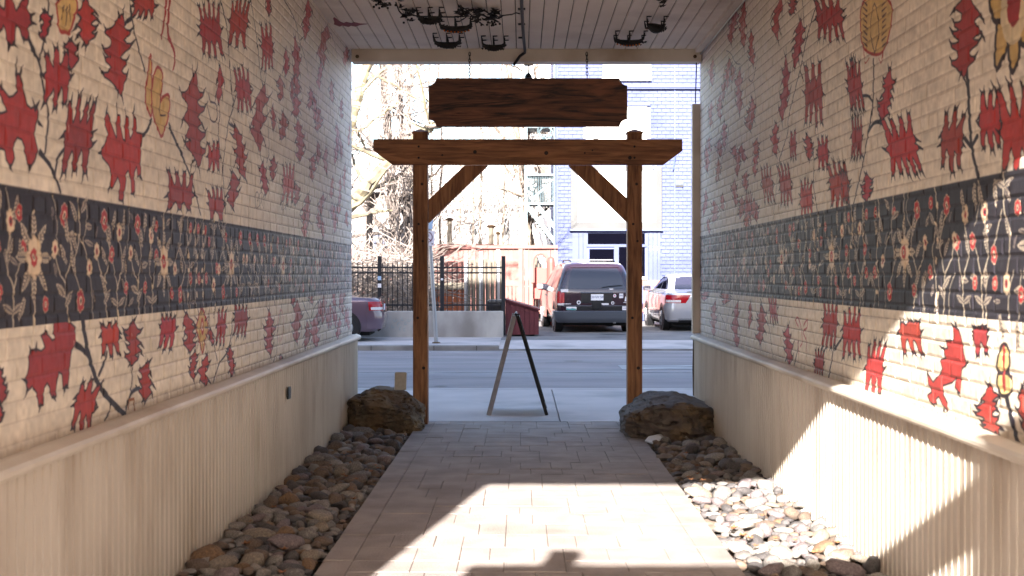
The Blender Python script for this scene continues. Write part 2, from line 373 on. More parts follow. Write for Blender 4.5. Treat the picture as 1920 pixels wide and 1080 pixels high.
    def band(s, zt, zb):
        s.fill([(Y0, zb), (Y1, zb), (Y1, zt), (Y0, zt)], (44, 40, 48)); r = s.r
        H = zt-zb; y = Y0+.1; k = 0
        while y < Y1-.1:
            kind = 2 if k % 7 == 2 else r.choice((0, 1, 3, 3, 0)); k += 1; mx = r.choice((-1, 1)); fl = r.random() < .35; x = lambda a: y+(a if mx > 0 else .3-a)*H*r.uniform(.9, 1.1)
            Z = lambda b: zb+((1-b) if fl else b)*H
            j = lambda a=.05: r.uniform(-a, a)
            for _ in range(3):
                s.feather(x(r.uniform(0, .45)), Z(r.uniform(.05, .9)), r.uniform(.05, .10), r.uniform(0, 6.28), r.uniform(.25, .45))
            yy, zz = x(r.uniform(.1, .4)), Z(r.choice((0, .98))); s.vine([(yy, zz), (yy+r.uniform(-.04, .04), zz+(.09 if zz < zb+.1 else -.09)), (yy+r.uniform(-.06, .06), zz+(.17 if zz < zb+.1 else -.17))], .006)
            if kind == 0:
                s.vine([(x(j()), Z(0)), (x(.08+j()), Z(.3)), (x(-.05+j()), Z(.55)), (x(.1), Z(.78))]); s.bloom(x(.1), Z(.84), .045)
                s.vine([(x(.05), Z(.3)), (x(.22), Z(.42)), (x(.28), Z(.55))], .008); s.bloom(x(.29), Z(.57), .034, False)
                s.feather(x(.03), Z(.2), .11, math.radians(150+j(.3)*60)); s.feather(x(.03), Z(.45), .10, math.radians(130)); s.feather(x(.1), Z(.12), .10, math.radians(35)); s.feather(x(-.03), Z(.62), .11, math.radians(110))
                y += 0.213
            elif kind == 1:
                s.vine([(x(.05), Z(1)), (x(0), Z(.75)), (x(.1), Z(.5)), (x(.02), Z(.25)), (x(.05), Z(.02))], .009)
                for b in (.15, .3, .42, .58, .7, .85):
                    s.ell(x(.05+j(.08)), Z(b), .012, .018, (222, 200, 170), r.uniform(0, 3))
                s.bloom(x(.16), Z(.33), .034); s.feather(x(.05), Z(.7), .09, math.radians(40)); s.feather(x(.06), Z(.7), .09, math.radians(220)); s.bloom(x(.14), Z(.88), .03)
                y += 0.146
            elif kind == 2:
                cz = Z(.5); s.vine([(x(.15), Z(0)), (x(.15), Z(.3))])
                for a in range(0, 360, 45):
                    s.feather(x(.15)+math.cos(math.radians(a))*.04, cz+math.sin(math.radians(a))*.05, .115, math.radians(a), .36)
                s.bloom(x(.15), cz, .074, False); s.bloom(x(.15), cz, .035); s.bloom(x(.42), Z(.82), .032); s.bloom(x(-.1), Z(.15), .03)
                y += 0.246
            else:
                s.vine([(x(.1), Z(0)), (x(.08), Z(.25)), (x(.2), Z(.45)), (x(.12), Z(.7))]); s.vine([(x(.08), Z(.25)), (x(-.06), Z(.5))], .008)
                s.bloom(x(-.07), Z(.55), .036); s.bloom(x(.12), Z(.75), .04, False); s.feather(x(.1), Z(.1), .09, math.radians(20)); s.feather(x(.09), Z(.1), .09, math.radians(160))
                s.feather(x(.2), Z(.45), .1, math.radians(60)); s.feather(x(.3), Z(.98), .12, math.radians(260)); s.feather(x(.02), Z(.95), .11, math.radians(250)); s.bloom(x(.32), Z(.25), .03)
                y += 0.202
    def finish(s, fade_from=7.0):
        n1, n2, n3 = s.low(18, 60), s.low(60, 240), s.low(int(s.H/18), int(s.W/80))
        n4 = s.low(120, 500)
        tone = 1+.07*(n1-.5)+.06*(n2-.5)+.06*(n3-.5)+.10*(n4-.5); s.a *= tone[..., None]
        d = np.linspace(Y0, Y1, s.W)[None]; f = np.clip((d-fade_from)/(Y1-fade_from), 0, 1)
        al = np.clip(f*(.16+1.1*n2*n4*1.7+.2*n1)-.05, 0, .68); s.a += (np.array((214, 203, 206))/255-s.a)*al[..., None].astype(np.float32)  # worn paler toward the street end, with skylight's lavender tint mixed into the paint
        z = np.linspace(MZ0, MZ1, s.H)[:, None]
        g = np.clip((.90-z)/.1, 0, 1)*n2*.4; s.a += (np.array((110, 88, 70))/255-s.a)*g[..., None].astype(np.float32)
        # drips and scuffs
        for _ in range(220):
            y, z_ = s.r.uniform(3, Y1), s.r.uniform(MZ0, MZ1); L = s.r.uniform(.01, .05)
            s.stroke([(y, z_), (y+s.r.uniform(-.01, .01), z_-L)], .004, .002, s.r.choice([(150, 125, 100), (120, 98, 84), (244, 228, 204)]))
        im = bpy.data.images.new('mural_'+('left' if s.side == 'L' else 'right'), s.W, s.H, alpha=False)
        buf = np.ones((s.H, s.W, 4), np.float32); buf[..., :3] = np.clip(s.a, 0, 1); im.pixels.foreach_set(buf.ravel()); im.update()
        return im
def smooth2(p, n=4):
    if len(p) < 3: return list(p)
    q = [p[0]]+list(p)+[p[-1]]; out = []
    for i in range(1, len(q)-2):
        for k in range(n):
            t = k/n; out.append(tuple(.5*(2*q[i][j]+(q[i+1][j]-q[i-1][j])*t+(2*q[i-1][j]-5*q[i][j]+4*q[i+1][j]-q[i+2][j])*t*t+(3*q[i][j]-q[i-1][j]-3*q[i+1][j]+q[i+2][j])*t**3) for j in range(2)))
    return out+[p[-1]]
def smc(p):
    n = len(p); out = []
    for i in range(n):
        a, b_, c_, d_ = p[i-1], p[i], p[(i+1) % n], p[(i+2) % n]; out.append(b_); out.append(tuple(-a[j]/16+9*b_[j]/16+9*c_[j]/16-d_[j]/16 for j in range(2)))
    return out
def zpts(s, ox, oy, k): return [(ox+a/k, oy+b/k) for a, b in s]

# left wall ------------------------------------------------
ml = Mural('L', 11)
for st, w_ in [([(52,72),(72,115),(82,170),(91,215),(84,288)], .017), ([(91,0),(86,55),(74,112)], .014), ([(75,285),(98,318),(112,360)], .022), ([(103,328),(108,298),(120,279)], .016),
            ([(72,112),(60,92),(52,72)], .014), ([(243,0),(250,50),(262,100),(273,137)], .015), ([(247,34),(234,44),(228,58)], .02), ([(284,225),(272,250),(262,256)], .02), ([(316,232),(330,265),(342,288)], .016),
            ([(318,240),(352,318),(368,370),(376,402)], .018), ([(357,322),(360,305),(366,298)], .016), ([(413,0),(425,50),(430,110),(434,170),(438,196),(428,232),(419,300),(418,330),(423,400)], .014), ([(436,200),(443,178)], .014), ([(428,86),(435,70),(439,56)], .016),
            ([(470,0),(480,62),(487,130),(492,160),(499,183),(503,240),(504,290)], .012), ([(484,72),(490,80)], .014), ([(533,0),(553,38),(560,72),(572,110),(578,140)], .011), ([(563,75),(570,68)], .011), ([(613,70),(620,62),(628,85),(633,112)], .010),
            ([(411,190),(412,215),(409,250),(414,300)], .012), ([(430,232),(440,240)], .016), ([(504,290),(500,305)], .012), ([(155,600),(163,650),(176,700),(196,738),(236,780)], .034), ([(138,643),(155,655),(166,668)], .026), ([(185,703),(196,678),(200,660)], .018),
            ([(176,738),(184,728),(190,722)], .018), ([(208,748),(206,770),(196,788)], .012), ([(236,770),(245,738),(262,727)], .018), ([(245,738),(248,690)], .012), ([(435,598),(434,625),(425,660),(412,680),(405,700),(399,718)], .014), ([(392,610),(402,650),(407,676)], .012), ([(425,655),(431,655)], .012),
            ([(528,570),(521,620),(518,660),(512,680)], .010), ([(566,562),(573,580),(581,602),(583,655)], .010), ([(600,563),(590,575),(583,600)], .010), ([(636,565),(630,600),(623,640)], .009)]:
    ml.stem(st, w_)
ml.finger(18, 34, 86, 92, 3, 3); ml.oak(84, 48, 18, 54, 3); ml.oak(161, 42, 40, 88, 4); ml.oak(133, 103, 26, 56, 3)
ml.finger(107, 146, 52, 112, 3, 3); ml.oak(222, 104, 46, 150, 5); ml.finger(271, 8, 44, 52, 4, 4)
ml.leafpoly([(-12,150),(2,165),(16,184),(24,182),(33,172),(30,140),(38,141),(44,170),(50,198),(58,205),(68,200),(72,214),(66,232),(64,252),(70,285),(64,300),(56,312),(50,298),(46,276),(40,260),(31,256),(24,268),(26,296),(20,312),(12,298),(10,280),(2,276),(-12,284),(-12,215),(4,214),(14,210),(8,192),(-2,172),(-12,168)],
            [((30,140),(31,106)), ((38,141),(43,122)), ((68,200),(74,188)), ((72,230),(80,238)), ((56,312),(55,324)), ((20,312),(24,322)), ((2,165),(4,152)), ((66,205),(60,183))])
ml.finger(146, 256, 58, 146, 4, 3, 6)
ml.leafpoly([(199,212),(204,216),(210,240),(216,256),(219,262),(218,236),(220,216),(224,218),(226,240),(230,262),(236,266),(234,240),(236,218),(240,222),(241,250),(244,262),(249,250),(250,212),(254,224),(256,250),(266,252),(264,272),(263,300),(263,326),(258,330),(256,310),(251,322),(252,362),(247,362),(245,330),(240,318),(236,324),(234,345),(230,376),(223,374),(225,345),(220,330),(210,352),(206,346),(210,326),(204,308),(192,294),(190,280),(199,268),(203,252),(196,234)],
            [((199,212),(202,194)), ((220,216),(219,192)), ((236,218),(235,202)), ((250,212),(252,194)), ((190,286),(184,288)), ((206,350),(202,362)), ((230,376),(232,392)), ((250,362),(252,370)), ((262,330),(268,338))])
ml.finger(338, 366, 54, 92, 4, 3, up_h=.5, dn_h=.3); ml.finger(395, 55, 44, 104, 5, 4); ml.finger(447, 42, 38, 92, 5, 3); ml.finger(501, 88, 24, 88, 3, 4); ml.oak(575, 36, 16, 76, 4); ml.oak(504, 10, 11, 40, 3)
for a in [(555,113,15,86),(536,118,11,50),(607,87,21,76),(648,106,11,36),(411,160,13,72),(436,357,19,68),(495,335,13,62),(526,166,13,44),(549,170,10,52),(512,222,8,46),(530,236,15,52),(512,316,12,44),(573,404,16,48),(600,142,10,50),(622,172,9,44),(640,205,8,40),(590,205,10,46),(632,262,9,60),(611,302,9,50),(646,332,7,50),(603,384,10,40),(631,402,8,36),(655,250,6,50),(585,320,9,40),(622,352,8,40),(650,410,7,30)]: ml.oak(*a, 3)
ml.oak(365, 226, 38, 176, 5); ml.finger(456, 168, 31, 86, 4, 4); ml.oak(487, 222, 26, 126, 4); ml.finger(401, 293, 25, 56, 3, 3); ml.oak(450, 286, 20, 100, 5, -14); ml.finger(405, 384, 32, 62, 4, 2); ml.oak(561, 264, 18, 78, 4); ml.finger(541, 345, 24, 76, 4, 3)
ml.leafpoly([(100,606),(128,604),(140,616),(142,640),(132,662),(130,690),(127,722),(119,726),(117,700),(111,696),(107,712),(104,742),(97,744),(93,724),(88,716),(82,726),(80,758),(72,760),(70,736),(60,722),(50,732),(48,716),(54,690),(56,660),(66,656),(76,660),(84,652),(78,632),(86,622),(96,640),(104,636),(100,620)],
            [((84,624),(84,612)), ((58,660),(54,648)), ((66,656),(68,640)), ((49,716),(42,710)), ((50,730),(46,748)), ((75,760),(72,774)), ((100,744),(104,752)), ((123,726),(118,742)), ((124,724),(130,728))])
ml.finger(160, 756, 42, 104, 2, 3, 14, .42, .55); ml.finger(206, 628, 38, 80, 3, 3, up_h=.3); ml.oak(248, 644, 28, 84, 4, 8); ml.oak(273, 716, 26, 74, 4, 10); ml.finger(315, 616, 32, 80, 4, 3, up_h=.35); ml.oak(-2, 720, 20, 80); ml.oak(-4, 775, 16, 40)
ml.oak(353, 624, 22, 74, 4); ml.oak(396, 632, 9, 30, 2); ml.finger(415, 612, 19, 72, 2, 3, 8); ml.finger(452, 597, 28, 70, 4, 4, up_h=.4)
for a in [(363,686,13,56),(384,694,18,58),(433,678,13,58),(505,624,18,84),(557,604,18,80),(575,628,11,52),(592,620,17,64),(606,581,11,54),(619,592,9,44),(627,562,9,32),(635,616,9,42),(643,569,11,46),(549,562,8,22),(584,558,10,24),(527,672,6,14),(652,600,6,40)]: ml.oak(*a, 4)
def lily(m, pts_out, pts_in, extra=()):
    q = [m.px(*p) for p in smooth2(pts_out+[pts_out[0]])]; m.fill(q, (212, 178, 116)); m.stroke(q, .014, .014, (168, 56, 50))
    for e in pts_in: m.stroke([m.px(*p) for p in smooth2(e)], .009, .006, (60, 40, 40))
    for e in extra: m.stroke([m.px(*p) for p in smooth2(e)], .010, .004, (168, 56, 50))
for pp in ([(277,140),(281,104),(284,118),(284,170),(284,216),(277,205),(272,180)], [(286,150),(294,126),(304,138),(303,170),(300,190),(306,182),(316,178),(318,200),(311,235),(302,256),(294,236),(287,215),(284,180)]):
    lily(ml, pp, [[(300,186),(300,214),(310,216)]])
for e in ([(311,0),(309,30),(302,72)], [(318,0),(314,60),(324,88),(328,110),(324,130)]): ml.stroke([ml.px(*p) for p in smooth2(e)], .034, .014, (160, 44, 46))
lily(ml, [(108,36),(106,10),(118,-8),(140,-6),(144,16),(136,40),(130,62),(122,60),(112,58)], [[(120,12),(114,36)],[(126,14),(122,48)],[(130,10),(131,40)],[(110,0),(100,-6)]])
lily(ml, [(372,598),(378,578),(386,596),(390,616),(384,640),(380,662),(374,640),(368,616)], [[(378,590),(378,570)]]); ml.ell(*ml.px(379, 612), .03, .045, (178, 52, 52)); ml.ell(*ml.px(379, 612), .014, .024, (235, 215, 180))
for k in range(14):
    a = 2*math.pi*k/14; ml.stroke([ml.px(378+8*math.cos(a), 614+30*math.sin(a)), ml.px(378+14*math.cos(a), 614+50*math.sin(a))], .01, .004, (60, 44, 50))
ml.stroke([ml.px(*p) for p in smooth2([(390,175),(394,190),(404,195),(408,215),(404,228),(396,225),(390,205),(388,190)])], .010, .008, (60, 52, 66))
ml.stroke([ml.px(*p) for p in smooth2([(522,640),(520,610),(526,580),(531,600),(530,625),(526,640)])], .012, .01, (190, 120, 120))
for cx, cy in ((482, 375), (531, 378)):   # pencilled tags on the far bricks
    ml.stroke([ml.px(cx+9*math.sin(t*.9+1)*(.5+t/16)+t*.6, cy+16*math.sin(t*1.7)) for t in [i*.5 for i in range(28)]], .006, .006, (128, 116, 108))
ml.stroke([ml.px(*p) for p in [(241,766),(241,750),(250,748),(253,768)]], .012, .012, (150, 84, 36))
for k in range(18):
    px = ml.r.uniform(545, 655); y0_ = 95+(px-590)*.9; py = ml.r.uniform(max(y0_, 60)+40, 440); ml.oak(px, py, ml.r.uniform(7, 11)*(1.4-.7*(px-545)/110), ml.r.uniform(26, 56), 3)
for px in (600, 615, 628, 640, 650): ml.finger(px, ml.r.uniform(560, 600), 9, 40, 3, 3)
ml.band(1.705, 1.247)
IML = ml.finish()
# right wall -----------------------------------------------
mr = Mural('R', 23)
for st, w_ in [([(1530,12),(1512,74),(1500,132),(1479,218),(1477,249),(1461,300)], .015), ([(1505,0),(1508,50),(1512,74)], .012), ([(1500,132),(1507,152)], .014), ([(1462,298),(1456,350),(1450,412)], .010), ([(1533,397),(1526,350),(1526,295),(1521,262)], .012), ([(1526,300),(1531,296)], .012),
            ([(1638,112),(1637,190),(1628,250),(1617,310),(1600,385)], .018), ([(1617,180),(1628,180),(1637,192)], .016), ([(1628,248),(1640,230),(1655,232),(1665,250)], .022), ([(1612,285),(1619,296)], .014), ([(1813,122),(1817,200),(1822,275),(1835,335)], .030), ([(1810,260),(1822,277)], .022), ([(1832,256),(1822,275)], .022),
            ([(1362,95),(1370,100),(1380,118),(1388,120)], .010), ([(1425,560),(1432,580),(1440,600),(1450,672)], .010), ([(1489,685),(1495,660),(1497,640)], .014), ([(1554,708),(1562,660),(1568,600)], .018), ([(1565,655),(1575,640),(1582,625)], .020), ([(1888,742),(1898,790),(1910,832)], .034),
            ([(1348,585),(1358,605),(1362,620)], .009), ([(1370,570),(1364,600),(1358,640)], .009), ([(1366,240),(1364,270),(1358,285),(1350,310)], .010), ([(1404,120),(1404,148),(1412,150),(1418,120),(1420,100)], .010), ([(1413,155),(1418,200),(1410,235)], .009)]:
    mr.stem(st, w_)
for a in [(1374,50,15,66),(1394,46,14,86),(1410,92,12,66),(1485,10,13,36),(1471,167,15,124),(1386,172,13,84),(1454,261,14,62),(1417,300,9,62),(1516,276,13,48),(1598,156,14,90),(1358,253,10,50),(1339,397,14,42),(1378,362,11,50),(1335,136,11,50),(1331,220,8,40),(1346,320,10,44),(1322,380,8,50),(1398,340,12,36),(1365,140,12,60),(1350,200,9,50),(1390,390,12,40),(1325,300,8,50),
          (1339,598,12,66),(1381,609,14,86),(1406,591,7,50),(1427,609,16,74),(1478,648,16,74),(1358,555,18,32),(1323,550,14,28),(1625,352,20,52),(1330,470,8,30),(1425,490,12,40)]: mr.oak(*a, 4)
mr.oak(1459, 36, 16, 80, 3); mr.oak(1496, 82, 19, 92, 4, 6); mr.finger(1555, 32, 56, 92, 4, 5, up_h=.4); mr.finger(1526, 175, 38, 118, 3, 4); mr.finger(1487, 272, 13, 54, 2, 3); mr.finger(1543, 288, 22, 64, 3, 3)
for a in [(1439,346,22,72),(1473,346,24,76),(1512,373,25,78),(1574,346,40,90),(1603,160,30,98),(1607,257,22,80),(1403,390,14,60),(1450,580,17,56),(1557,606,30,90),(1597,623,38,96),(1536,680,19,54),(1584,350,12,60)]: mr.finger(*a, 4, 4)
mr.finger(1691, 274, 62, 118, 4, 5, -8); mr.oak(1810, 66, 56, 160, 5); mr.finger(1856, 228, 44, 112, 3, 3); mr.finger(1785, 262, 46, 114, 3, 3); mr.finger(1906, 245, 66, 170, 3, 3); mr.oak(1661, 178, 24, 100, 5, 6)
mr.finger(1640, 690, 38, 100, 4, 3); mr.finger(1707, 622, 46, 92, 3, 3, up_h=.2); mr.finger(1838, 628, 30, 76, 2, 2, up_h=.2); mr.oak(1858, 770, 36, 96, 6, -16); mr.oak(1921, 770, 20, 90); 
mr.leafpoly([(1786,612),(1798,620),(1804,640),(1806,660),(1812,684),(1804,690),(1802,712),(1800,736),(1792,726),(1794,706),(1786,716),(1774,720),(1768,722),(1768,740),(1776,756),(1776,770),(1768,758),(1760,742),(1754,748),(1756,756),(1746,756),(1740,742),(1748,736),(1742,720),(1740,702),(1750,718),(1762,704),(1768,692),(1764,676),(1774,672),(1770,656),(1778,654),(1774,640),(1788,640),(1790,628)],
            [((1786,612),(1783,604)), ((1811,684),(1816,676)), ((1740,702),(1737,694)), ((1769,768),(1772,774)), ((1748,756),(1752,764)), ((1796,736),(1800,746)), ((1770,655),(1762,648)), ((1792,612),(1790,600))])
lily(mr, [(1640,-20),(1616,10),(1614,60),(1620,90),(1638,102),(1656,96),(1668,60),(1672,10)], [[(1640,100),(1632,60),(1636,20),(1640,6)], [(1640,100),(1648,60),(1644,20),(1640,6)]], [[(1620,90),(1622,118),(1630,108)], [(1656,96),(1652,118),(1648,108)]])
for k in range(8):
    for sx in (-1, 1): mr.stroke([mr.px(1640+sx*14, 10+k*11), mr.px(1640+sx*22, 2+k*11)], .010, .004, (70, 36, 40))
for pp in ([(1855,0),(1870,-15),(1885,10),(1884,38),(1866,40),(1858,20)], [(1870,40),(1888,45),(1888,90),(1880,110),(1868,130),(1866,80)], [(1892,50),(1905,52),(1912,95),(1900,135),(1892,110)], [(1908,40),(1930,30),(1930,80),(1914,80)]):
    q = [mr.px(*p) for p in smooth2(pp+[pp[0]])]; mr.fill(q, (205, 170, 105)); mr.stroke(q, .020, .020, (48, 36, 40))
mr.ell(*mr.px(1901, 15), .12, .13, (214, 196, 160)); mr.ell(*mr.px(1901, 8), .06, .08, (150, 40, 44))
for pp in ([(1868,690),(1876,652),(1888,648),(1894,680),(1888,696),(1876,700)], [(1872,700),(1890,700),(1898,716),(1894,738),(1880,742),(1870,724)]):
    q = [mr.px(*p) for p in smooth2(pp+[pp[0]])]; mr.fill(q, (214, 192, 130)); mr.stroke(q, .014, .014, (48, 36, 40))
mr.ell(*mr.px(1882, 672), .014, .05, (178, 60, 60)); mr.ell(*mr.px(1883, 716), .014, .04, (178, 60, 60))
for pp in ([(1497,612),(1492,600),(1496,596),(1502,612),(1504,640),(1500,650)], [(1507,612),(1513,600),(1514,614),(1506,622),(1512,640),(1512,658)], [(1496,640),(1498,668)]):
    mr.stroke([mr.px(*p) for p in smooth2(pp)], .014, .010, (178, 84, 88))
for k in range(18):
    px = mr.r.uniform(1317, 1430); py = mr.r.uniform(max(100, 95+(1400-px)*-.2)+20, 430); mr.oak(px, py, mr.r.uniform(7, 11)*(.8+.7*(px-1317)/110), mr.r.uniform(28, 58), 3)
mr.band(1.785, 1.253)
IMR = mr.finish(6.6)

def mural_mat(name, im, mortar=False):
    m = bpy.data.materials.new(name); m.use_nodes = True; t = m.node_tree; n = t.nodes; L = t.links.new; b = n['Principled BSDF']
    g = n.new('ShaderNodeNewGeometry'); sp = n.new('ShaderNodeSeparateXYZ'); L(g.outputs['Position'], sp.inputs[0])
    def lin(src, a, s):
        q = n.new('ShaderNodeMath'); q.operation = 'MULTIPLY_ADD'; L(src, q.inputs[0]); q.inputs[1].default_value = s; q.inputs[2].default_value = -a*s; return q.outputs[0]
    cb = n.new('ShaderNodeCombineXYZ'); L(lin(sp.outputs[1], Y0, 1/(Y1-Y0)), cb.inputs[0]); L(lin(sp.outputs[2], MZ0, 1/(MZ1-MZ0)), cb.inputs[1])
    tx = n.new('ShaderNodeTexImage'); tx.image = im; tx.extension = 'EXTEND'; L(cb.outputs[0], tx.inputs[0])
    nz = n.new('ShaderNodeTexNoise'); nz.inputs['Scale'].default_value = 26; nz.inputs['Detail'].default_value = 7; L(g.outputs['Position'], nz.inputs['Vector'])
    mx = n.new('ShaderNodeMix'); mx.data_type = 'RGBA'; mx.blend_type = 'MULTIPLY'; L(tx.outputs[0], mx.inputs[6])
    rp = n.new('ShaderNodeValToRGB'); L(nz.outputs[0], rp.inputs[0]); rp.color_ramp.elements[0].position = .3; rp.color_ramp.elements[1].position = .7
    if mortar: rp.color_ramp.elements[0].color = (.28,.24,.21,1); rp.color_ramp.elements[1].color = (.70,.64,.60,1)
    else: rp.color_ramp.elements[0].color = (.86,.84,.82,1); rp.color_ramp.elements[1].color = (1,1,1,1)
    L(rp.outputs[0], mx.inputs[7]); mx.inputs[0].default_value = 1
    if mortar:
        mr_ = n.new('ShaderNodeMapRange'); L(sp.outputs[1], mr_.inputs[0]); mr_.inputs[1].default_value = 4.4; mr_.inputs[2].default_value = 7.6; mr_.inputs[3].default_value = .40; mr_.inputs[4].default_value = 1; L(mr_.outputs[0], mx.inputs[0])
    L(mx.outputs[2], b.inputs['Base Color'])
    n2 = n.new('ShaderNodeTexNoise'); n2.inputs['Scale'].default_value = 9; n2.inputs['Detail'].default_value = 5; L(g.outputs['Position'], n2.inputs['Vector'])
    a2 = n.new('ShaderNodeMath'); a2.operation = 'ADD'; L(nz.outputs[0], a2.inputs[0]); L(n2.outputs[0], a2.inputs[1])
    bp = n.new('ShaderNodeBump'); bp.inputs['Strength'].default_value = .4; bp.inputs['Distance'].default_value = .006
    L(a2.outputs[0], bp.inputs['Height']); L(bp.outputs[0], b.inputs['Normal']); b.inputs['Roughness'].default_value = .58
    return m
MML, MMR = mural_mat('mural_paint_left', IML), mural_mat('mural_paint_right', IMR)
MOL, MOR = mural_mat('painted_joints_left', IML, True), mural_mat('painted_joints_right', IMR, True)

# ---------------------------------------------------------------- ground, street
structure('ground', G().box((-400, -60, -.6), (400, 900, -.16)), M['dry'])
structure('road', G().box((-150, 15.33, -.3), (150, 24.4, -.10)), M['asphalt'])
structure('road_seam', G().box((-60, 18.9, -.10), (60, 18.94, -.096)), M['line'])
structure('road_patch', G().box((1.6, 19.6, -.10), (5.4, 20.4, -.095)), M['line'])
structure('road_edge_line', G().box((-40, 23.85, -.10), (40, 23.93, -.096)), M['line'])
structure('kerb', G().box((-60, 24.4, -.4), (-.45, 24.62, .0)), M['kerb'], bev=.02)
structure('drop_kerb', G().box((-.45, 24.4, -.4), (60, 24.60, -.075)), M['kerb'])
structure('far_sidewalk', G().box((-60, 24.62, -.4), (-.45, 27.7, -.004)), M['walk'])
g = G(); g.add([(-.45, 24.6, -.08), (60, 24.6, -.08), (60, 26.4, 0), (-.45, 26.4, 0), (-.45, 24.6, -.4), (60, 24.6, -.4), (60, 26.4, -.4), (-.45, 26.4, -.4)], [(0,1,2,3),(4,7,6,5),(0,4,5,1),(1,5,6,2),(2,6,7,3),(3,7,4,0)])
structure('driveway', g, M['walk'])
structure('parking_lot', G().box((-.45, 26.4, -.4), (60, 37.4, .0)), M['lot'])
structure('back_yard', G().box((-60, 27.95, -.4), (-.45, 37.4, .0)), M['dry'])
sw = structure('sidewalk', G().box((-60, 11.8, -.4), (60, 15.13, -.03)), M['walk'])
xs = -11.63
while xs < 12:
    w_ = 3.0; sw_ = G().box((xs+.006, 11.83, -.03), (xs+w_-.006, 15.10, 0)); sw_.build('concrete_slab', M['walk'], sw, bev=.006); xs += w_
structure('near_kerb', G().box((-60, 15.13, -.4), (60, 15.33, -.002)), M['walk'], bev=.015)
structure('courtyard', G().box((-20, -30, -.4), (20, .69, -.004)), M['lot'])
cbm = material('blocker_brick', (.22,.13,.10), (.17,.10,.08), 4, .9)
yd = empty('yard_sky_blocker', (0, -12, 0), label='unseen brick blocks round the yard behind the camera, added to block skylight', cat='building')  # added unseen masses that cut sky light from behind and darken the passage
for a_, b_ in (((-12, -24, -.2), (-5.2, .68, 7)), ((5.0, -24, -.2), (12, .68, 9)), ((-12, -32, -.2), (12, -24.01, 8))): G().box(a_, b_).build('wall', cbm, yd)
structure('threshold_soil', G().box((-1.66, .69, -.4), (1.74, 11.8, -.06)), M['soil'])

# path: individual pavers
path = structure('path', G().box((-.985, .69, -.055), (1.06, 11.8, -.006)), M['joint'])
pm = {}
def paver(w_, d_, x, y, holder):
    h = round(holder.uniform(-.0025, .0025), 4)
    key = (round(w_, 3), round(d_, 3))
    if key not in pm:
        gg = G(); bmg = 0; e = .0012; c = .0035
        x0, x1, y0, y1 = -w_/2+e, w_/2-e, -d_/2+e, d_/2-e
        gg.add([(x0,y0,-.05),(x1,y0,-.05),(x1,y1,-.05),(x0,y1,-.05),(x0,y0,-c),(x1,y0,-c),(x1,y1,-c),(x0,y1,-c),(x0+c,y0+c,0),(x1-c,y0+c,0),(x1-c,y1-c,0),(x0+c,y1-c,0)],
               [(0,1,5,4),(1,2,6,5),(2,3,7,6),(3,0,4,7),(4,5,9,8),(5,6,10,9),(6,7,11,10),(7,4,8,11),(8,9,10,11)])
        pm[key] = gg
    return key, h
rp = random.Random(5); rest = G(); npv = 0; pmesh = {}
def put_paver(w_, d_, x, y):
    global npv
    key, h = paver(w_, d_, x, y, rp)
    if y > 5.0 and npv < 300:
        if key not in pmesh: pmesh[key] = pm[key].mesh('paver', M['paver'])
        link('paver', pmesh[key], path, (x, y, h), (rp.uniform(-.004, .004), rp.uniform(-.004, .004), rp.uniform(-.004, .004))); npv += 1
    else:
        b = len(rest.v); rest.v += [(a+x, c+y, d+h) for a, c, d in pm[key].v]; rest.f += [tuple(b+i for i in f) for f in pm[key].f]
y = 11.8
row = 0
while y > .75:
    d = .30 if row % 5 else .23
    d = min(d, y-.70)
    if d < .1: break
    for xb in (-.985+.075, 1.06-.075): put_paver(.15, d, xb, y-d/2)
    x = -.835; xe = .91; first = rp.choice((.15, .225, .30))
    ws = []
    while x < xe-.001:
        w_ = first if not ws else rp.choice((.15, .225, .30, .30, .225)); 
        if xe-(x+w_) < .12: w_ = xe-x
        w_ = round(w_, 3); put_paver(w_, d, x+w_/2, y-d/2); ws.append(w_); x += w_
    y -= d; row += 1
o = rest.build('paver_field', M['paver'], path); o['kind'] = 'stuff'

# ---------------------------------------------------------------- our building round the passage
bld = empty('brick_building', (0, 6.3, 0), label='brick building the passage runs through, seen from inside only', cat='building')
mass = material('outer_brick', (.33,.20,.15), (.26,.15,.11), 4, .9, bump=.3)
for a, b in (((-16, .69, -.2), (-1.80, 11.9, 9.8)), ((1.88, .69, -.2), (17, 11.9, 9.8)), ((-1.80, .69, 3.75), (1.88, 11.9, 9.8))):
    G().box(a, b).build('wall', mass, bld)
CZ = 3.57
G().box((-1.8, .69, 3.45), (1.88, .84, 3.75)).build('lintel', M['cream'], bld)

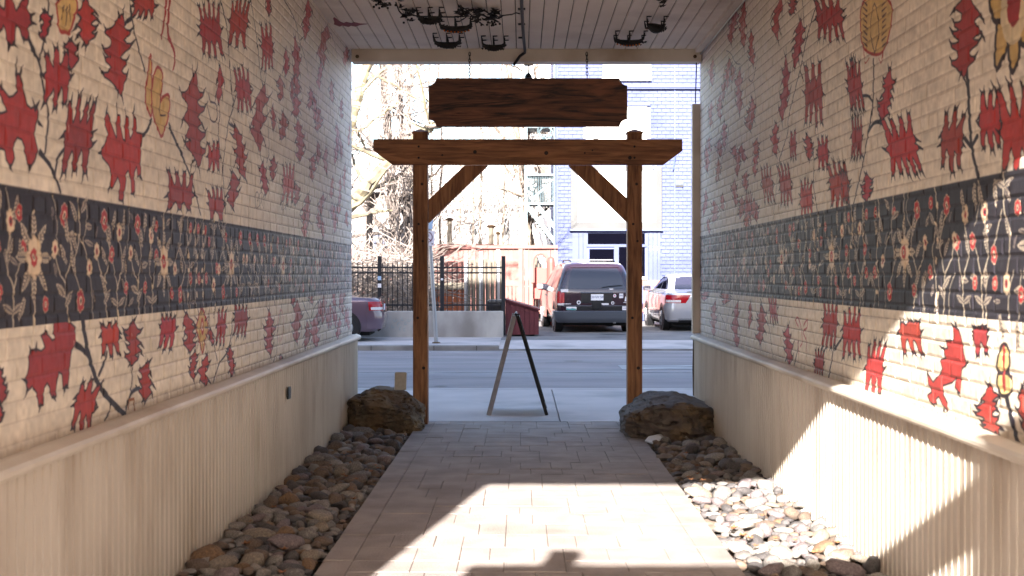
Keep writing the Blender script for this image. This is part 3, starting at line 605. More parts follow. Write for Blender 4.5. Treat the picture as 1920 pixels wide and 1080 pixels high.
def make_wall(side):
    left = side == 'L'; X = -WL if left else WR; sg = -1 if left else 1
    root = empty('brick_wall', (X, 6.3, 0), label='%s painted brick wall, cream with red leaves and a dark flowered band' % ('left-hand' if left else 'right-hand, half sunlit'), cat='wall')
    mo, mm = (MOL, MML) if left else (MOR, MMR)
    s0, s1 = sorted((X+sg*.0022, X+sg*.15))
    G().box((s0, Y0, .0), (s1, Y1, 3.74)).build('mortar', mo, root)
    rr = random.Random(3 if left else 4); CH = .0685; items = []
    z = .80; c = 0
    while z < 3.57:
        off = (0, .105)[c % 2]+rr.uniform(-.01, .01); y = Y1-.002-(off if off else 0)
        if off > .05: items.append((Y1-off/2, z, off-.01))
        while y > Y0+.2:
            L = .2+rr.uniform(-.008, .008) if c % 6 else .1
            items.append((y-L/2, z, L)); y -= L+.0078
        z += CH; c += 1
    vis = [it for it in items if it[0] > 3.75 and it[1] > .83]
    vis.sort(key=lambda i: i[0]*(1 if True else 1)); near = set(vis[:300]); field = G()
    def bgeo(L, seed):
        q = random.Random(seed); h = CH-.0075; e = .007; gg = G(); f = -sg
        vs = []
        for (dy, dz, dx) in ((-1,-1,0),(1,-1,0),(1,1,0),(-1,1,0)):
            vs.append((sg*.02, dy*L/2, dz*h/2))
        for (dy, dz) in ((-1,-1),(1,-1),(1,1),(-1,1)): vs.append((f*(-.0012), dy*L/2, dz*h/2))
        for (dy, dz) in ((-1,-1),(1,-1),(1,1),(-1,1)): vs.append((f*(.0008+q.uniform(-.0006, .0012)), dy*(L/2-e-q.uniform(0,.003)), dz*(h/2-e-q.uniform(0,.003))))
        fs = [(0,1,5,4),(1,2,6,5),(2,3,7,6),(3,0,4,7),(4,5,9,8),(5,6,10,9),(6,7,11,10),(7,4,8,11),(8,9,10,11)]
        if left: pass
        else: fs = [tuple(reversed(a)) for a in fs]
        return gg.add(vs, fs)
    varmesh = {}
    for it in items:
        y, z, L = it; v = rr.randrange(8); dx = rr.uniform(-.0010, .0010)
        if it in near:
            key = (v, L < .15)
            if key not in varmesh: varmesh[key] = bgeo(.1 if L < .15 else .2, v+50).mesh('brick', mm)
            link('brick', varmesh[key], root, (dx, y-6.3, z+CH/2), (rr.uniform(-.004, .004), rr.uniform(-.0015, .0015), rr.uniform(-.0015, .0015)))
        else:
            gg = bgeo(L, v+50); b = len(field.v); field.v += [(X+dx+a, y+c2, z+CH/2+d) for a, c2, d in gg.v]; field.f += [tuple(b+i for i in f) for f in gg.f]
    fo = field.build('brick_field', mm, root); fo['kind'] = 'stuff'
    # panelling below
    RX = X-sg*.055
    w0, w1 = sorted((RX+sg*.012, X+sg*.008))
    wb = G().box((w0, Y0, 0), (w1, Y1-.02, .795)).build('wainscot', M['wains'], root)
    PW = .0695; n = int((Y1-.03-Y0)/PW); xo = RX+sg*.012
    pg = G()
    pr = [(-PW/2+.0035, 0), (-PW/2+.0035, .008), (-PW/2+.009, .012), (PW*.24, .012), (PW*.27, .006), (PW*.33, .016), (PW/2-.006, .0125), (PW/2-.0035, .006), (PW/2-.0035, 0)]
    pg.prism(pr, lambda a, b, d: (-sg*b, a, d), .0, .785)
    pme = pg.mesh('plank', M['wains'])
    for i in range(n):
        link('plank', pme, wb, (xo-X, Y1-.03-PW*(i+.5)-6.3, .003), (0, rr.uniform(-.0012, .0012), 0))
    # rail
    pr = [(0, .785), (.030, .785), (.042, .79), (.050, .802), (.050, .815), (.042, .827), (.030, .832), (0, .842)]
    bx = X+sg*.004
    G().prism([(a, b) for a, b in pr], lambda a, b, d: (bx-sg*(a+.045), d, b), Y0, Y1+.01).build('rail', M['cream'], root)
    G().box((min(bx, bx-sg*.05), Y0, .80), (max(bx, bx-sg*.05), Y1, .836)).build('sill', M['cream'], root)
    # corner board at the street end
    e0, e1 = sorted((RX, X+sg*.008)); G().box((e0, Y1-.02, 0), (e1, Y1+.02, .80)).build('corner_board', M['wains'], root)
    return root
wl = make_wall('L'); wr = make_wall('R')
G().box((1.655, 11.88, .845), (1.745, 11.95, 3.07)).build('corner_board', M['cream'], wr, bev=.004)
# ceiling
ceil = structure('ceiling', G().box((-1.80, .84, CZ+.012), (1.88, 11.72, CZ+.05)), M['soil'])
bw = .1155; n = 30
cg = G(); cg.prism([(-bw/2+.003, .03), (-bw/2+.003, .006), (-bw/2+.008, 0), (bw/2-.008, 0), (bw/2-.003, .006), (bw/2-.003, .03)], lambda a, b, d: (a, d, b), 0, 10.88)
cme = cg.mesh('ceiling_board', M['ceil'])
x = -WL-.02
while x < WR:
    link('ceiling_board', cme, ceil, (x+bw/2, .84, CZ+R.uniform(-.0015, .0015)), (0, R.uniform(-.006, .006), 0)); x += bw
tr = G().box((WR-.075, .84, CZ-.035), (WR-.008, 11.7, CZ-.002)); tag(tr.build('ceiling_trim', M['ceil'], ceil), None)
tag(thing('conduit', G().tube([(WR-.02, .9, CZ-.05), (WR-.02, 11.72, CZ-.05)], .008, 6), M['chrome'], 'thin metal conduit running along the top corner of the right wall', 'conduit'))
# header beam at street end
hb = empty('header_beam', (0, 11.8, 3.45), label='cream timber beam across the street end of the passage ceiling', cat='beam')
G().box((-1.63, 11.73, 3.452), (1.722, 11.90, CZ+.15)).build('timber', M['cream'], hb, bev=.005)
for px, py in ((670, 106), (1303, 106)):
    p = P(px, py, 11.72); G().lathe((p.x, 11.725, p.z), [(.016, -.0), (.018, -.012), (.010, -.02), (.008, -.035)], 8, 'y').build('bolt', M['brass'], hb)

g = G(); lf = [(626,62),(634,56),(640,59),(650,55),(656,58),(664,56),(674,60),(690,63),(676,64),(668,67),(660,65),(652,68),(646,65),(640,70),(637,80),(633,78),(630,68)]
g.prism([((a-VX)*10.55/F, 10.55+(62-b_)*.016) for a, b_ in lf], lambda a, b_, t: (max(a, -WL+.01), b_, t), CZ-.0025, CZ+.001)
g.build('painted_leaf', flat('mural_red', srgb(120, 34, 38)), ceil)
# ---------------------------------------------------------------- pergola gates
def gate(d, label, cx=0.0, rs_=0.0):
    s = d/F; root = empty('timber_gate', (cx, d, 0), label=label, cat='timber gate')
    xb = lambda px: (px-VX)*11.6/F+cx
    x = lambda px: xb(px)+(rs_ if px > 1000 else 0)
    z = lambda py: EYE-(py-VY)*11.6/F
    T = .14
    for a in (788, 1190.5):
        p = G().box((x(a)-T/2, d, 0), (x(a)+T/2, d+T, z(250))).build('post', M['bwood'], root, bev=.005)
        c = G(); h = T/2+.008; zc = z(250)
        c.add([(x(a)-h, d-.008, zc), (x(a)+h, d-.008, zc), (x(a)+h, d+T+.008, zc), (x(a)-h, d+T+.008, zc), (x(a)-h, d-.008, zc+.016), (x(a)+h, d-.008, zc+.016), (x(a)+h, d+T+.008, zc+.016), (x(a)-h, d+T+.008, zc+.016), (x(a), d+T/2, zc+.05)],
              [(0,3,2,1), (0,1,5,4), (1,2,6,5), (2,3,7,6), (3,0,4,7), (4,5,8), (5,6,8), (6,7,8), (7,4,8)])
        c.build('post_cap', M['bwood'], root)
        for kx, kz, kr in ((2, 345, .014), (-2, 420, .012), (3, 452, .012), (-3, 596, .013), (4, 690, .016), (1, 758, .012)):
            G().lathe((x(a)+kx*.008, d-.0005, z(kz)), [(kr, 0), (kr*.8, -.0012)], 9, 'y').build('knot', M['knot'], root)
        for by in (276, 297):
            G().lathe((x(a)-.01, d-.062, z(by)), [(.011, 0), (.010, -.006), (.004, -.008)], 8, 'y').build('bolt', M['orna'], root)
    # beam with bevelled ends, lapped in front
    poly = [(xb(701), z(262)), (xb(1278), z(262)), (xb(1278), z(284)), (xb(1243), z(310)), (xb(737), z(310)), (xb(701), z(283))]
    G().prism(poly[::-1], lambda a, b, q: (a, q, b), d-.06, d-.002).build('beam', M['bwoodx'], root, bev=.004)
    for kx, kz, kr in ((891, 286, .018), (1024, 288, .020), (1180, 297, .018), (1096, 288, .009), (830, 292, .010), (1110, 283, .008)):
        G().lathe((x(kx), d-.0605, z(kz)), [(kr, 0), (kr*.85, -.0012)], 9, 'y').build('knot', M['knot'], root)
    # braces
    for q in ([(915, 309.5), (871, 309.5), (803, 374), (803, 418)], [(1066, 309.5), (1110, 309.5), (1177, 372), (1177, 417)]):
        pl = [(x(a), z(b)) for a, b in q]
        ar = sum(pl[i][0]*pl[(i+1) % 4][1]-pl[(i+1) % 4][0]*pl[i][1] for i in range(4))
        if ar > 0: pl = pl[::-1]
        G().prism(pl, lambda a, b, t: (a, t, b), d+.02, d+.11).build('brace', M['bwood'], root, bev=.004)
    return root
gate(11.6, 'dark stained timber gate frame with braces at the street end of the path')
gate(.08, 'second timber gate frame at the near end of the passage', .045, -.19)
# hanging board
sb = empty('hanging_board', (P(990, 192, 11.62).x, 11.62, P(990, 192, 11.62).z), label='blank dark walnut board with notched corners hung on two chains under the beam', cat='board')
def spx(px, py): q = P(px, py, 11.62); return (q.x, q.z)
L_, T_, R_, B_ = 804, 147, 1176, 238; pl = []; nr = 14
for cx_, cy_, a0 in ((L_, T_, 90), (R_, T_, 180), (R_, B_, 270), (L_, B_, 0)):
    a_s = {90: range(90, -1, -18), 180: range(180, 89, -18), 270: range(270, 179, -18), 0: range(360, 269, -18)}[a0]
    for a in a_s: pl.append(spx(cx_+nr*math.cos(math.radians(a)), cy_+nr*math.sin(math.radians(a))))
ar = sum(pl[i][0]*pl[(i+1) % len(pl)][1]-pl[(i+1) % len(pl)][0]*pl[i][1] for i in range(len(pl)))
if ar > 0: pl = pl[::-1]
G().prism(pl, lambda a, b, t: (a, t, b), 11.60, 11.64).build('board', M['walnut'], sb, bev=.003)
for px in (880, 1101):
    tx = spx(px, 0)[0]; z0 = spx(0, 147)[1]-.004; z1 = EYE-(104-VY)*11.7/F; zz = z0; k = 0; g = G()
    while zz < z1:
        pts = []
        for a in range(0, 360, 45):
            u, v = .009*math.cos(math.radians(a)), .021*math.sin(math.radians(a))
            pts.append((tx+(u if k % 2 else 0), 11.62+(0 if k % 2 else u)+(zz-z0)*.35, zz+.018+v))
        g.tube(pts+[pts[0]], .0038, 5, False); zz += .033; k += 1
    c = g.build('chain', M['orna'], sb); c['kind'] = 'stuff'
    G().tube([(tx, 11.735, z1), (tx, 11.70, z1), (tx, 11.70, z1-.03)], .004, 6).build('hook', M['brass'], sb)
# pendant lamp behind the board
pl_ = empty('pendant_lamp', (P(991, 120, 11.85).x, 11.85, 3.45), label='small black pendant lamp with a glass bulb under the beam, above the board', cat='lamp')
q = P(991, 120, 11.85); G().tube([(q.x, 11.85, 3.452), (q.x, 11.85, q.z-.09)], .007, 8).build('stem', M['cable'], pl_)
G().lathe((q.x, 11.85, q.z-.135), [(.036, 0), (.034, .02), (.022, .038), (.008, .05)], 14).build('cap', M['cable'], pl_)
G().ball((q.x, 11.85, q.z-.145), .032, 12, 8).build('bulb', M['bulb'], pl_, smooth=True)
q = P(991, 120, 11.85); G().lathe((q.x, 11.85, 3.437), [(.045, 0), (.05, .012)], 14).build('rose', M['cream'], pl_)
# black cable pole along the ceiling
cp = [P(977, -160, 7.3), P(978, 0, 9.62), P(980, 40, 10.43), P(982, 70, 11.1), P(984, 88, 11.6)]
cp = [Vector((p.x, p.y, CZ-.025)) for p in cp]+[Vector(((984-VX)*11.68/F, 11.68, 3.53)), P(975, 105, 11.69), P(963, 122, 11.69)]
cb_ = empty('black_pipe', (0, 11, 3.5), label='black pipe clipped along the ceiling and bending down over the beam', cat='pipe')
G().tube(cp, .014, 8).build('pipe', M['cable'], cb_, smooth=True)
for yy in (9.9, 10.5, 11.1): G().box((-.03, yy, CZ-.016), (.03, yy+.02, CZ-.002)).build('clip', M['cable'], cb_)
thing('wire', G().tube([P(1306, 118, 11.75), P(1305, 150, 11.9), P(1304, 178, 11.93), P(1304, 194, 11.93)], .006, 5), M['cable'], 'thin dark wire dropping from the beam to the right corner board', 'wire')
thing('drain_pipe', G().tube([P(1301, 637, 11.93), P(1300, 690, 11.93), P(1301, 742, 11.93)], .010, 6), M['brass'], 'thin rusty pipe on the right wall end, just above the big rock', 'pipe')

# iron insects and garlands on the ceiling
def insect(px, py, wpx, flip, label, beads=True, nlegs=3, ndir=1, small=False):
    """px,py: centre of the body in the photo; body hangs from legs"""
    d = (CZ-.075-EYE)*F/(VY-py); s = d/F; c = P(px, py, d); Wd = wpx*s*1.08
    root = empty('iron_insect', (c.x, c.y, CZ), label=label, cat='ceiling ornament')
    g = G(); sgn = -1 if flip else 1; N = 9; pts = []; rr = []
    for i in range(N):
        t = i/(N-1); pts.append((c.x+sgn*(t-.5)*Wd, c.y+.02*math.sin(t*5), c.z-.022*math.sin(math.pi*t)+(.02*t if small else .0)))
        rr.append(max(.004, (.030)*math.sin(math.pi*min(1, t*.85+.12))**.8*(1.4 if small else 1)))
    g.tube(pts, rr, 8)
    rq = random.Random(int(px)); 
    for i in range(46):    # rough scales and leaf plates
        t = rq.random(); k = int(t*(N-1)); b = Vector(pts[k]); a = rq.uniform(0, 6.28)
        v = Vector((rq.uniform(-.02, .02), rq.uniform(-.03, .03), rq.uniform(-.024, .018))); e = b+v
        g.add([e, e+Vector((.022, .005, .006)), e+Vector((.010, .008, -.014))], [(0, 1, 2)])
    g.build('body', M['orna'], root)
    for i in range(nlegs):
        t = (.12, .48, .82)[i] if nlegs == 3 else (.15, .85)[i]
        for yy in (-.035, .06):
            b = c+Vector((sgn*(t-.5)*Wd*.8, yy*.4, -.01)); o = sgn*(t-.5)*Wd*.6; f = c.x+sgn*(t-.5)*Wd*.8+o
            G().tube([b, (b.x+o*.9, b.y+yy, b.z+.015), (f, b.y+yy*1.6, CZ-.028), (f-.004, b.y+yy*1.7, CZ-.006), (f+.035, b.y+yy*1.7, CZ-.004)], [.010, .009, .008, .007, .005], 6).build('leg', M['orna'], root)
    if beads:
        for i in range(8):
            t = .12+.76*i/7
            x_ = c.x+sgn*(t-.5)*Wd; zz = c.z-.022*math.sin(math.pi*t)-.026
            G().ball((x_, c.y-.01, zz), .008, 7, 5).build('bead', M['bead'] if beads == 2 else M['orna'], root)
    return root
insect(806, 34, 40, False, 'iron insect ornament on the ceiling, upper left, caught in the vine garland', True)
insect(856, 50, 56, False, 'iron insect with amber beads below the large garland', 2)
insect(840, 80, 46, False, 'iron insect on the ceiling by the beam, left one of the two nearest it', True)
insect(927, 85, 40, False, 'iron insect on the ceiling by the beam, beside the black pipe', True)
insect(1178, 76, 50, True, 'long iron insect with amber beads on the ceiling right of the pipe', 2)
insect(1228, 50, 30, True, 'compact iron beetle on the ceiling, furthest right', False, 2, small=True)
def garland(px0, px1, py, n, label, vine=None, seed=1):
    rq = random.Random(seed); d = (CZ-.07-EYE)*F/(VY-py); root = empty('iron_garland', (P((px0+px1)/2, py, d).x, d, CZ), label=label, cat='ceiling ornament')
    def leafat(c, s_, g):
        a = rq.uniform(0, 6.28); u = Vector((math.cos(a), math.sin(a)*.7, rq.uniform(-.5, .3))); v = Vector((-math.sin(a), math.cos(a)*.6, rq.uniform(-.6, .6)))
        p = [u*1.0, u*.45+v*.3, v*.75+u*.2, v*.25, -u*.3+v*.5, -u*.25, -u*.35-v*.45, -v*.2, -v*.7+u*.2, u*.4-v*.25]
        g.add([c+q*s_ for q in p]+[c+Vector((0, 0, -.012))], [(i, (i+1) % 10, 10) for i in range(10)])
    for i in range(n):
        c = P(rq.uniform(px0, px1), py, d)+Vector((0, rq.uniform(-.12, .12), rq.uniform(-.03, .05))); g = G(); leafat(c, rq.uniform(.035, .075), g); g.build('leaf', M['orna'], root)
    for i in range(n//2):
        c = P(rq.uniform(px0, px1), py+rq.uniform(6, 16), d); G().ball(c, .010, 6, 4).build('berry', M['orna'], root)
    if vine: G().tube([P(a, b, d+(c if c else 0)) for a, b, c in vine], .006, 5).build('vine', M['orna'], root)
    return root
garland(700, 752, 0, 26, 'heavy iron leaf garland at the top edge left', [(742,4,0),(748,20,0),(753,26,0)], 2)
garland(756, 772, 28, 9, 'small iron leaf cluster on the vine, left of the first insect', [(753,26,0),(790,31,0),(850,32,0),(880,30,0)], 3)
garland(856, 902, 24, 24, 'iron leaf garland with berries on the ceiling, left half of the large one', None, 4)
garland(892, 940, 34, 26, 'dense iron leaf garland on the ceiling ending in a bare vine beside the pipe', [(936,30,0),(960,27,0),(968,24,0),(975,26,0)], 5)
garland(1236, 1250, -3, 8, 'iron berries hanging at the top edge right of the pipe', [(1240,-10,0),(1246,6,0),(1241,11,0)], 6)

# ---------------------------------------------------------------- boulders
def boulder(x0, x1, y0, y1, h, mat, seed, label, cuts=()):
    bm = bmesh.new(); bmesh.ops.create_cube(bm, size=2); bmesh.ops.subdivide_edges(bm, edges=bm.edges[:], cuts=23, use_grid_fill=True)
    cx_, cy_ = (x0+x1)/2, (y0+y1)/2; rq = random.Random(seed)
    pls = [(Vector(n_).normalized(), k) for n_, k in cuts]+[(Vector((rq.uniform(-1,1), rq.uniform(-1,1), rq.uniform(-.2,1))).normalized(), rq.uniform(.86, 1.06)) for _ in range(16)]
    for v in bm.verts:
        p = v.co.copy(); r = p.length; q = p.normalized()*1.32; p = p.lerp(q, .35); p.x = max(-1, min(1, p.x)); p.y = max(-1, min(1, p.y)); p.z = max(-1, min(1, p.z))
        for n_, k in pls:
            dd = p.dot(n_)-k
            if dd > 0: p -= n_*dd*.95
        nn = noise.noise_vector(p*1.6+Vector((seed, 0, 0)))*.10+noise.noise_vector(p*4+Vector((seed, 3, 0)))*.045+noise.noise_vector(Vector((p.x*3, p.y*3, p.z*14))+Vector((seed, 3, 0)))*.02+noise.noise_vector(p*13)*.022+noise.noise_vector(p*26)*.010
        p += nn; cr = abs(noise.noise(p*2.6+Vector((seed*3, 1, 0)))); p *= 1-.10*max(0, 1-cr/.07); cr = abs(noise.noise(Vector((p.x*2, p.y*2, p.z*6))+Vector((seed*5, 7, 0)))); p *= 1-.05*max(0, 1-cr/.09)
        v.co = Vector((p.x*(x1-x0)/2, p.y*(y1-y0)/2, (p.z+.93)*h/2))
    me = bpy.data.meshes.new('boulder'); bm.to_mesh(me); bm.free(); me.materials.append(mat)
    me.polygons.foreach_set('use_smooth', [True]*len(me.polygons)); me.set_sharp_from_angle(angle=math.radians(24))
    o = link('boulder', me, None, (cx_, cy_, -.02)); return tag(o, label, 'rock')
boulder(-1.585, -.905, 10.95, 11.62, .42, M['rock1'], 5, 'brown boulder against the left wall at the foot of the left gate post', [((-.8, 0, .9), .95), ((.9, 0, .55), 1.05), ((.15, -.1, 1), .93)])
boulder(.90, 1.675, 10.35, 11.45, .385, M['rock2'], 9, 'flat-topped grey and rust boulder at the foot of the right gate post', [((0, -.15, 1), .92), ((-.5, -1, .05), 1.0), ((.55, -1, .1), 1.05)])
c = P(751, 714, 11.05); tl = G(); h = .075
def rrect(w_, h_, r_, n=4):
    out = []
    for cx_, cy_, a0 in ((w_-r_, h_-r_, 0), (-w_+r_, h_-r_, 90), (-w_+r_, -h_+r_, 180), (w_-r_, -h_+r_, 270)):
        for i in range(n+1): a = math.radians(a0+90*i/n); out.append((cx_+r_*math.cos(a), cy_+r_*math.sin(a)))
    return out
tl.prism(rrect(.053, .082, .010), lambda a, b, t: (c.x+a+b*.04, c.y+t-b*.1, c.z+b-.004), .012, 0)
o = thing('stone_tile', tl, M['card'], 'small upright cream tile standing on the left boulder', 'tile')
# white scrap tucked under the right boulder
g = G(); q0 = [P(1209, 826, 10.35), P(1216, 818, 10.4), P(1234, 814, 10.4), P(1246, 812, 10.5), P(1240, 822, 10.3), P(1222, 830, 10.2)]
g.add([(a.x, a.y, a.z) for a in q0]+[(a.x+.004, a.y, a.z-.012) for a in q0], [(0,1,2,3,4,5), (11,10,9,8,7,6)]+[(i, 6+i, 6+(i+1) % 6, (i+1) % 6) for i in range(6)])
thing('plastic_scrap', g, M['white'], 'scrap of white plastic sticking out under the right boulder', 'litter')
# tag on the left panelling
g = G().box((-1.583, 8.28, .575), (-1.572, 8.36, .655)); thing('small_plate', g, M['blackp'], 'small dark plate fixed on the left panelling below the rail', 'plate')

# ---------------------------------------------------------------- A-frame sign seen edge on
af = empty('sandwich_board', (P(972, 772, 12.66).x, 12.66, 0), label='A-frame pavement sign seen edge-on in the middle of the sidewalk', cat='pavement sign')
def afp(px, py): return P(px, py, 12.66)
ap = afp(967, 590); lf = afp(918, 772); rf = afp(1024, 772); ap.y = lf.y = rf.y = 12.35
for nm, ft, mt in (('left', lf, M['frame']), ('right', rf, M['orna'])):
    dr = (ap-ft).normalized(); top = ap+(Vector((-.012, 0, 0)) if nm == 'left' else Vector((.018, 0, 0)))
    pn = G().beam(ft+dr*.05+Vector((0, .32, 0)), top-dr*.03+Vector((0, .32, 0)), .60, .012, (dr.z, 0, -dr.x) if nm == 'right' else (-dr.z, 0, dr.x)).build('panel', M['panel'], af)
    for yy in (0, .64): G().beam(ft+Vector((0, yy, 0)), top+Vector((0, yy, 0)), .03, .05 if nm == 'left' else .035, (dr.z, 0, -dr.x)).build('rail', mt, af, bev=.003)
    for f_ in (.06, .97): 
        p_ = ft.lerp(top, f_); G().beam(p_+Vector((0, .0, 0)), p_+Vector((0, .64, 0)), .03, .028).build('crossbar', mt, af)
G().tube([ap+Vector((.003, -.02, .012)), ap+Vector((.003, .66, .012))], .014, 8).build('hinge', M['orna'], af)

# ---------------------------------------------------------------- river stones
stone_cols = {'grey': [((.20,.178,.162), (.125,.108,.10))], 'dark grey': [((.095,.082,.08), (.06,.052,.052))], 'tan': [((.25,.20,.15), (.18,.14,.105))], 'brown': [((.17,.115,.08), (.11,.075,.055))],
              'mauve': [((.20,.15,.15), (.14,.105,.105))], 'pale': [((.29,.255,.22), (.21,.18,.155))], 'rust': [((.22,.125,.06), (.14,.08,.045))]}
SM = {k: material('stone_'+k.replace(' ', '_'), tuple(.25*sum(v[0][0])/3*1.18+.75*q*1.18 for q in v[0][0]), v[0][1], 9, .85, bump=.7, bscale=34, dirt=tuple(c_*1.5 for c_ in v[0][0]), dscale=6) for k, v in stone_cols.items()}
pme = {'rounded': [], 'flat': [], 'long': []}
for shp, n_ in (('rounded', 5), ('flat', 5), ('long', 4)):
    for i in range(n_):
        bm = bmesh.new(); bmesh.ops.create_icosphere(bm, subdivisions=2, radius=1); rq = random.Random(i+len(shp)*7)
        pls = [(Vector((rq.uniform(-1,1), rq.uniform(-1,1), rq.uniform(-1,1))).normalized(), rq.uniform(.5, .85)) for _ in range(7)]
        for v in bm.verts:
            p = v.co*(1+.30*noise.noise(v.co*1.2+Vector((i*7, len(shp), 0))))
            for n__, k in pls:
                dd = p.dot(n__)-k
                if dd > 0: p -= n__*dd*.8
            v.co = Vector((p.x*{'rounded': 1, 'flat': 1.15, 'long': 1.45}[shp], p.y*{'rounded': .85, 'flat': .95, 'long': .72}[shp], p.z*{'rounded': .72, 'flat': .42, 'long': .55}[shp]))
        me = bpy.data.meshes.new('river_stone'); bm.to_mesh(me); bm.free(); me.polygons.foreach_set('use_smooth', [True]*len(me.polygons)); me.materials.append(SM['grey']); pme[shp].append(me)
def stone(o, col):
    o.material_slots[0].link = 'OBJECT'; o.material_slots[0].material = SM[col]
rs = random.Random(77); cand = []
for side, xa, xb in (('left', -1.555, -1.035), ('right', 1.115, 1.655)):
    placed = []
    for k in range(9000):
        y = rs.uniform(5.15, 10.95 if side == 'left' else 10.4); x = rs.uniform(xa, xb); r = rs.choice((.036, .042, .048, .054, .06, .068, .078))*rs.uniform(.9, 1.1)
        if k > 4500: r = rs.uniform(.022, .034)
        if all((x-a)**2+(y-b)**2 > (.80*(r+c_))**2 for a, b, c_ in placed):
            placed.append((x, y, r))
    for x, y, r in placed: cand.append((side, x, y, r))
cand.sort(key=lambda c_: -c_[3]/c_[2]); wts = ['grey']*9+['dark grey']*4+['brown']*5+['mauve']*5+['tan']*2+['pale']*5+['rust']
lower = {k: G() for k in ('grey', 'brown', 'dark grey')}
def bake(gg, me, loc, rot, s_):
    mt = Matrix.Translation(loc) @ Matrix.Rotation(rot, 4, 'Z') @ Matrix.Diagonal((*s_, 1)); gg.add([mt @ v.co for v in me.vertices], [tuple(p.vertices) for p in me.polygons])
special = {}
for i, (side, x, y, r) in enumerate(cand):
    shp = rs.choice(('rounded', 'rounded', 'flat', 'flat', 'long')); me = rs.choice(pme[shp]); col = rs.choice(wts); rot = rs.uniform(0, 6.28)
    edge = (x+1.6)/.6 if side == 'left' else (1.7-x)/.6
    z = -.028+r*.42+(.045*max(0, 1-edge*1.1))+rs.uniform(-.004, .014)
    if i < 300:
        o = link('river_stone', me, None, (x, y, z), (rs.uniform(-.3, .3), rs.uniform(-.3, .3), rot), (r, r, r))
        stone(o, col); xa = (-1.62, .60) if side == 'left' else (1.06, .62); e_ = (x-xa[0])/xa[1]; e_ = e_ if side == 'left' else 1-e_
        lat = 'against the panelling' if e_ < .3 else 'beside the path' if e_ > .72 else 'mid-bed'
        if side == 'left': zone = 'near end' if y < 6.3 else 'front half' if y < 7.3 else 'middle' if y < 8.6 else 'boulder end'
        else: zone = 'near shaded end' if y < 6.0 else 'sunlit stretch' if y < 7.1 else 'far sunlit stretch' if y < 8.25 else 'boulder end'
        size = 'large' if r > .062 else 'small' if r < .042 else 'medium'
        lab = f'{size} {shp} {col} stone {lat}, {zone} of the {side} pebble bed'
        tag(o, lab, 'stone', f'river stones in the {side} pebble bed')
        special.setdefault((side, col), []).append(o)
    else: bake(lower[rs.choice(('grey', 'brown', 'dark grey'))], me, (x, y, z), rot, (r, r, r))
for side, xa, xb in (('left', -1.57, -1.01), ('right', 1.09, 1.66)):
    for k in range(1100):
        y = rs.uniform(4.2, 11.3); x = rs.uniform(xa, xb); r = rs.uniform(.025, .055)
        bake(lower[rs.choice(('grey', 'brown', 'dark grey'))], rs.choice(pme[rs.choice(('rounded', 'flat', 'long'))]), (x, y, -.05+rs.uniform(0, .02)), rs.uniform(0, 6), (r, r, r*.9))
for k, gg in lower.items():
    o = gg.build('pebble_bed', SM[k], None, smooth=True); tag(o, f'bed of smaller {k} pebbles filling the strips beside the path', 'pebbles', kind='stuff')
for (px, py, d, r, shp, col, lab) in ((388, 1056, 5.95, .10, 'rounded', 'rust', 'big rounded mustard-brown stone at the near end of the left bed'), (603, 985, 6.98, .088, 'flat', 'tan', 'large pale-brown wedge-shaped stone on the left bed beside the path'),
        (1578, 1058, 6.0, .075, 'flat', 'tan', 'ochre stone against the right panelling at the near shadow edge'), (1290, 823, 10.35, .035, 'rounded', 'pale', 'small pale tan stone in front of the right boulder'),
        (540, 1030, 6.3, .085, 'long', 'mauve', 'long mauve-grey stone near the front of the left bed')):
    p = P(px, py, d); o = link('river_stone', pme[shp][1], None, (max(-1.53, min(1.62, p.x)), d, max(.04, p.z)), (.1, .15, .6), (r, r, r)); stone(o, col); tag(o, lab, 'stone')
# dry leaves between the stones
for k in range(34):
    sd = k % 2; x = rs.uniform(-1.56, -1.0) if sd else rs.uniform(1.08, 1.64); y = rs.uniform(5.5, 9.5); s_ = rs.uniform(.02, .038)
    g = G(); pts = [(1,0,.1),(.5,.25,0),(.35,.8,.25),(.0,.35,.05),(-.5,.6,.3),(-.35,.1,0),(-1,0,.25),(-.35,-.15,0),(-.5,-.6,.2),(0,-.35,.05),(.35,-.8,.3),(.5,-.25,0)]
    a = rs.uniform(0, 6.28); g.add([(x+s_*(p[0]*math.cos(a)-p[1]*math.sin(a)), y+s_*(p[0]*math.sin(a)+p[1]*math.cos(a)), .055+s_*p[2]) for p in pts]+[(x, y, .05)], [(i, (i+1) % 12, 12) for i in range(12)])
    lab = 'curled dry brown leaf caught between stones of the %s bed' % ('left' if sd else 'right'); thing('dry_leaf', g, M['leaf'], lab, 'leaf', lab)
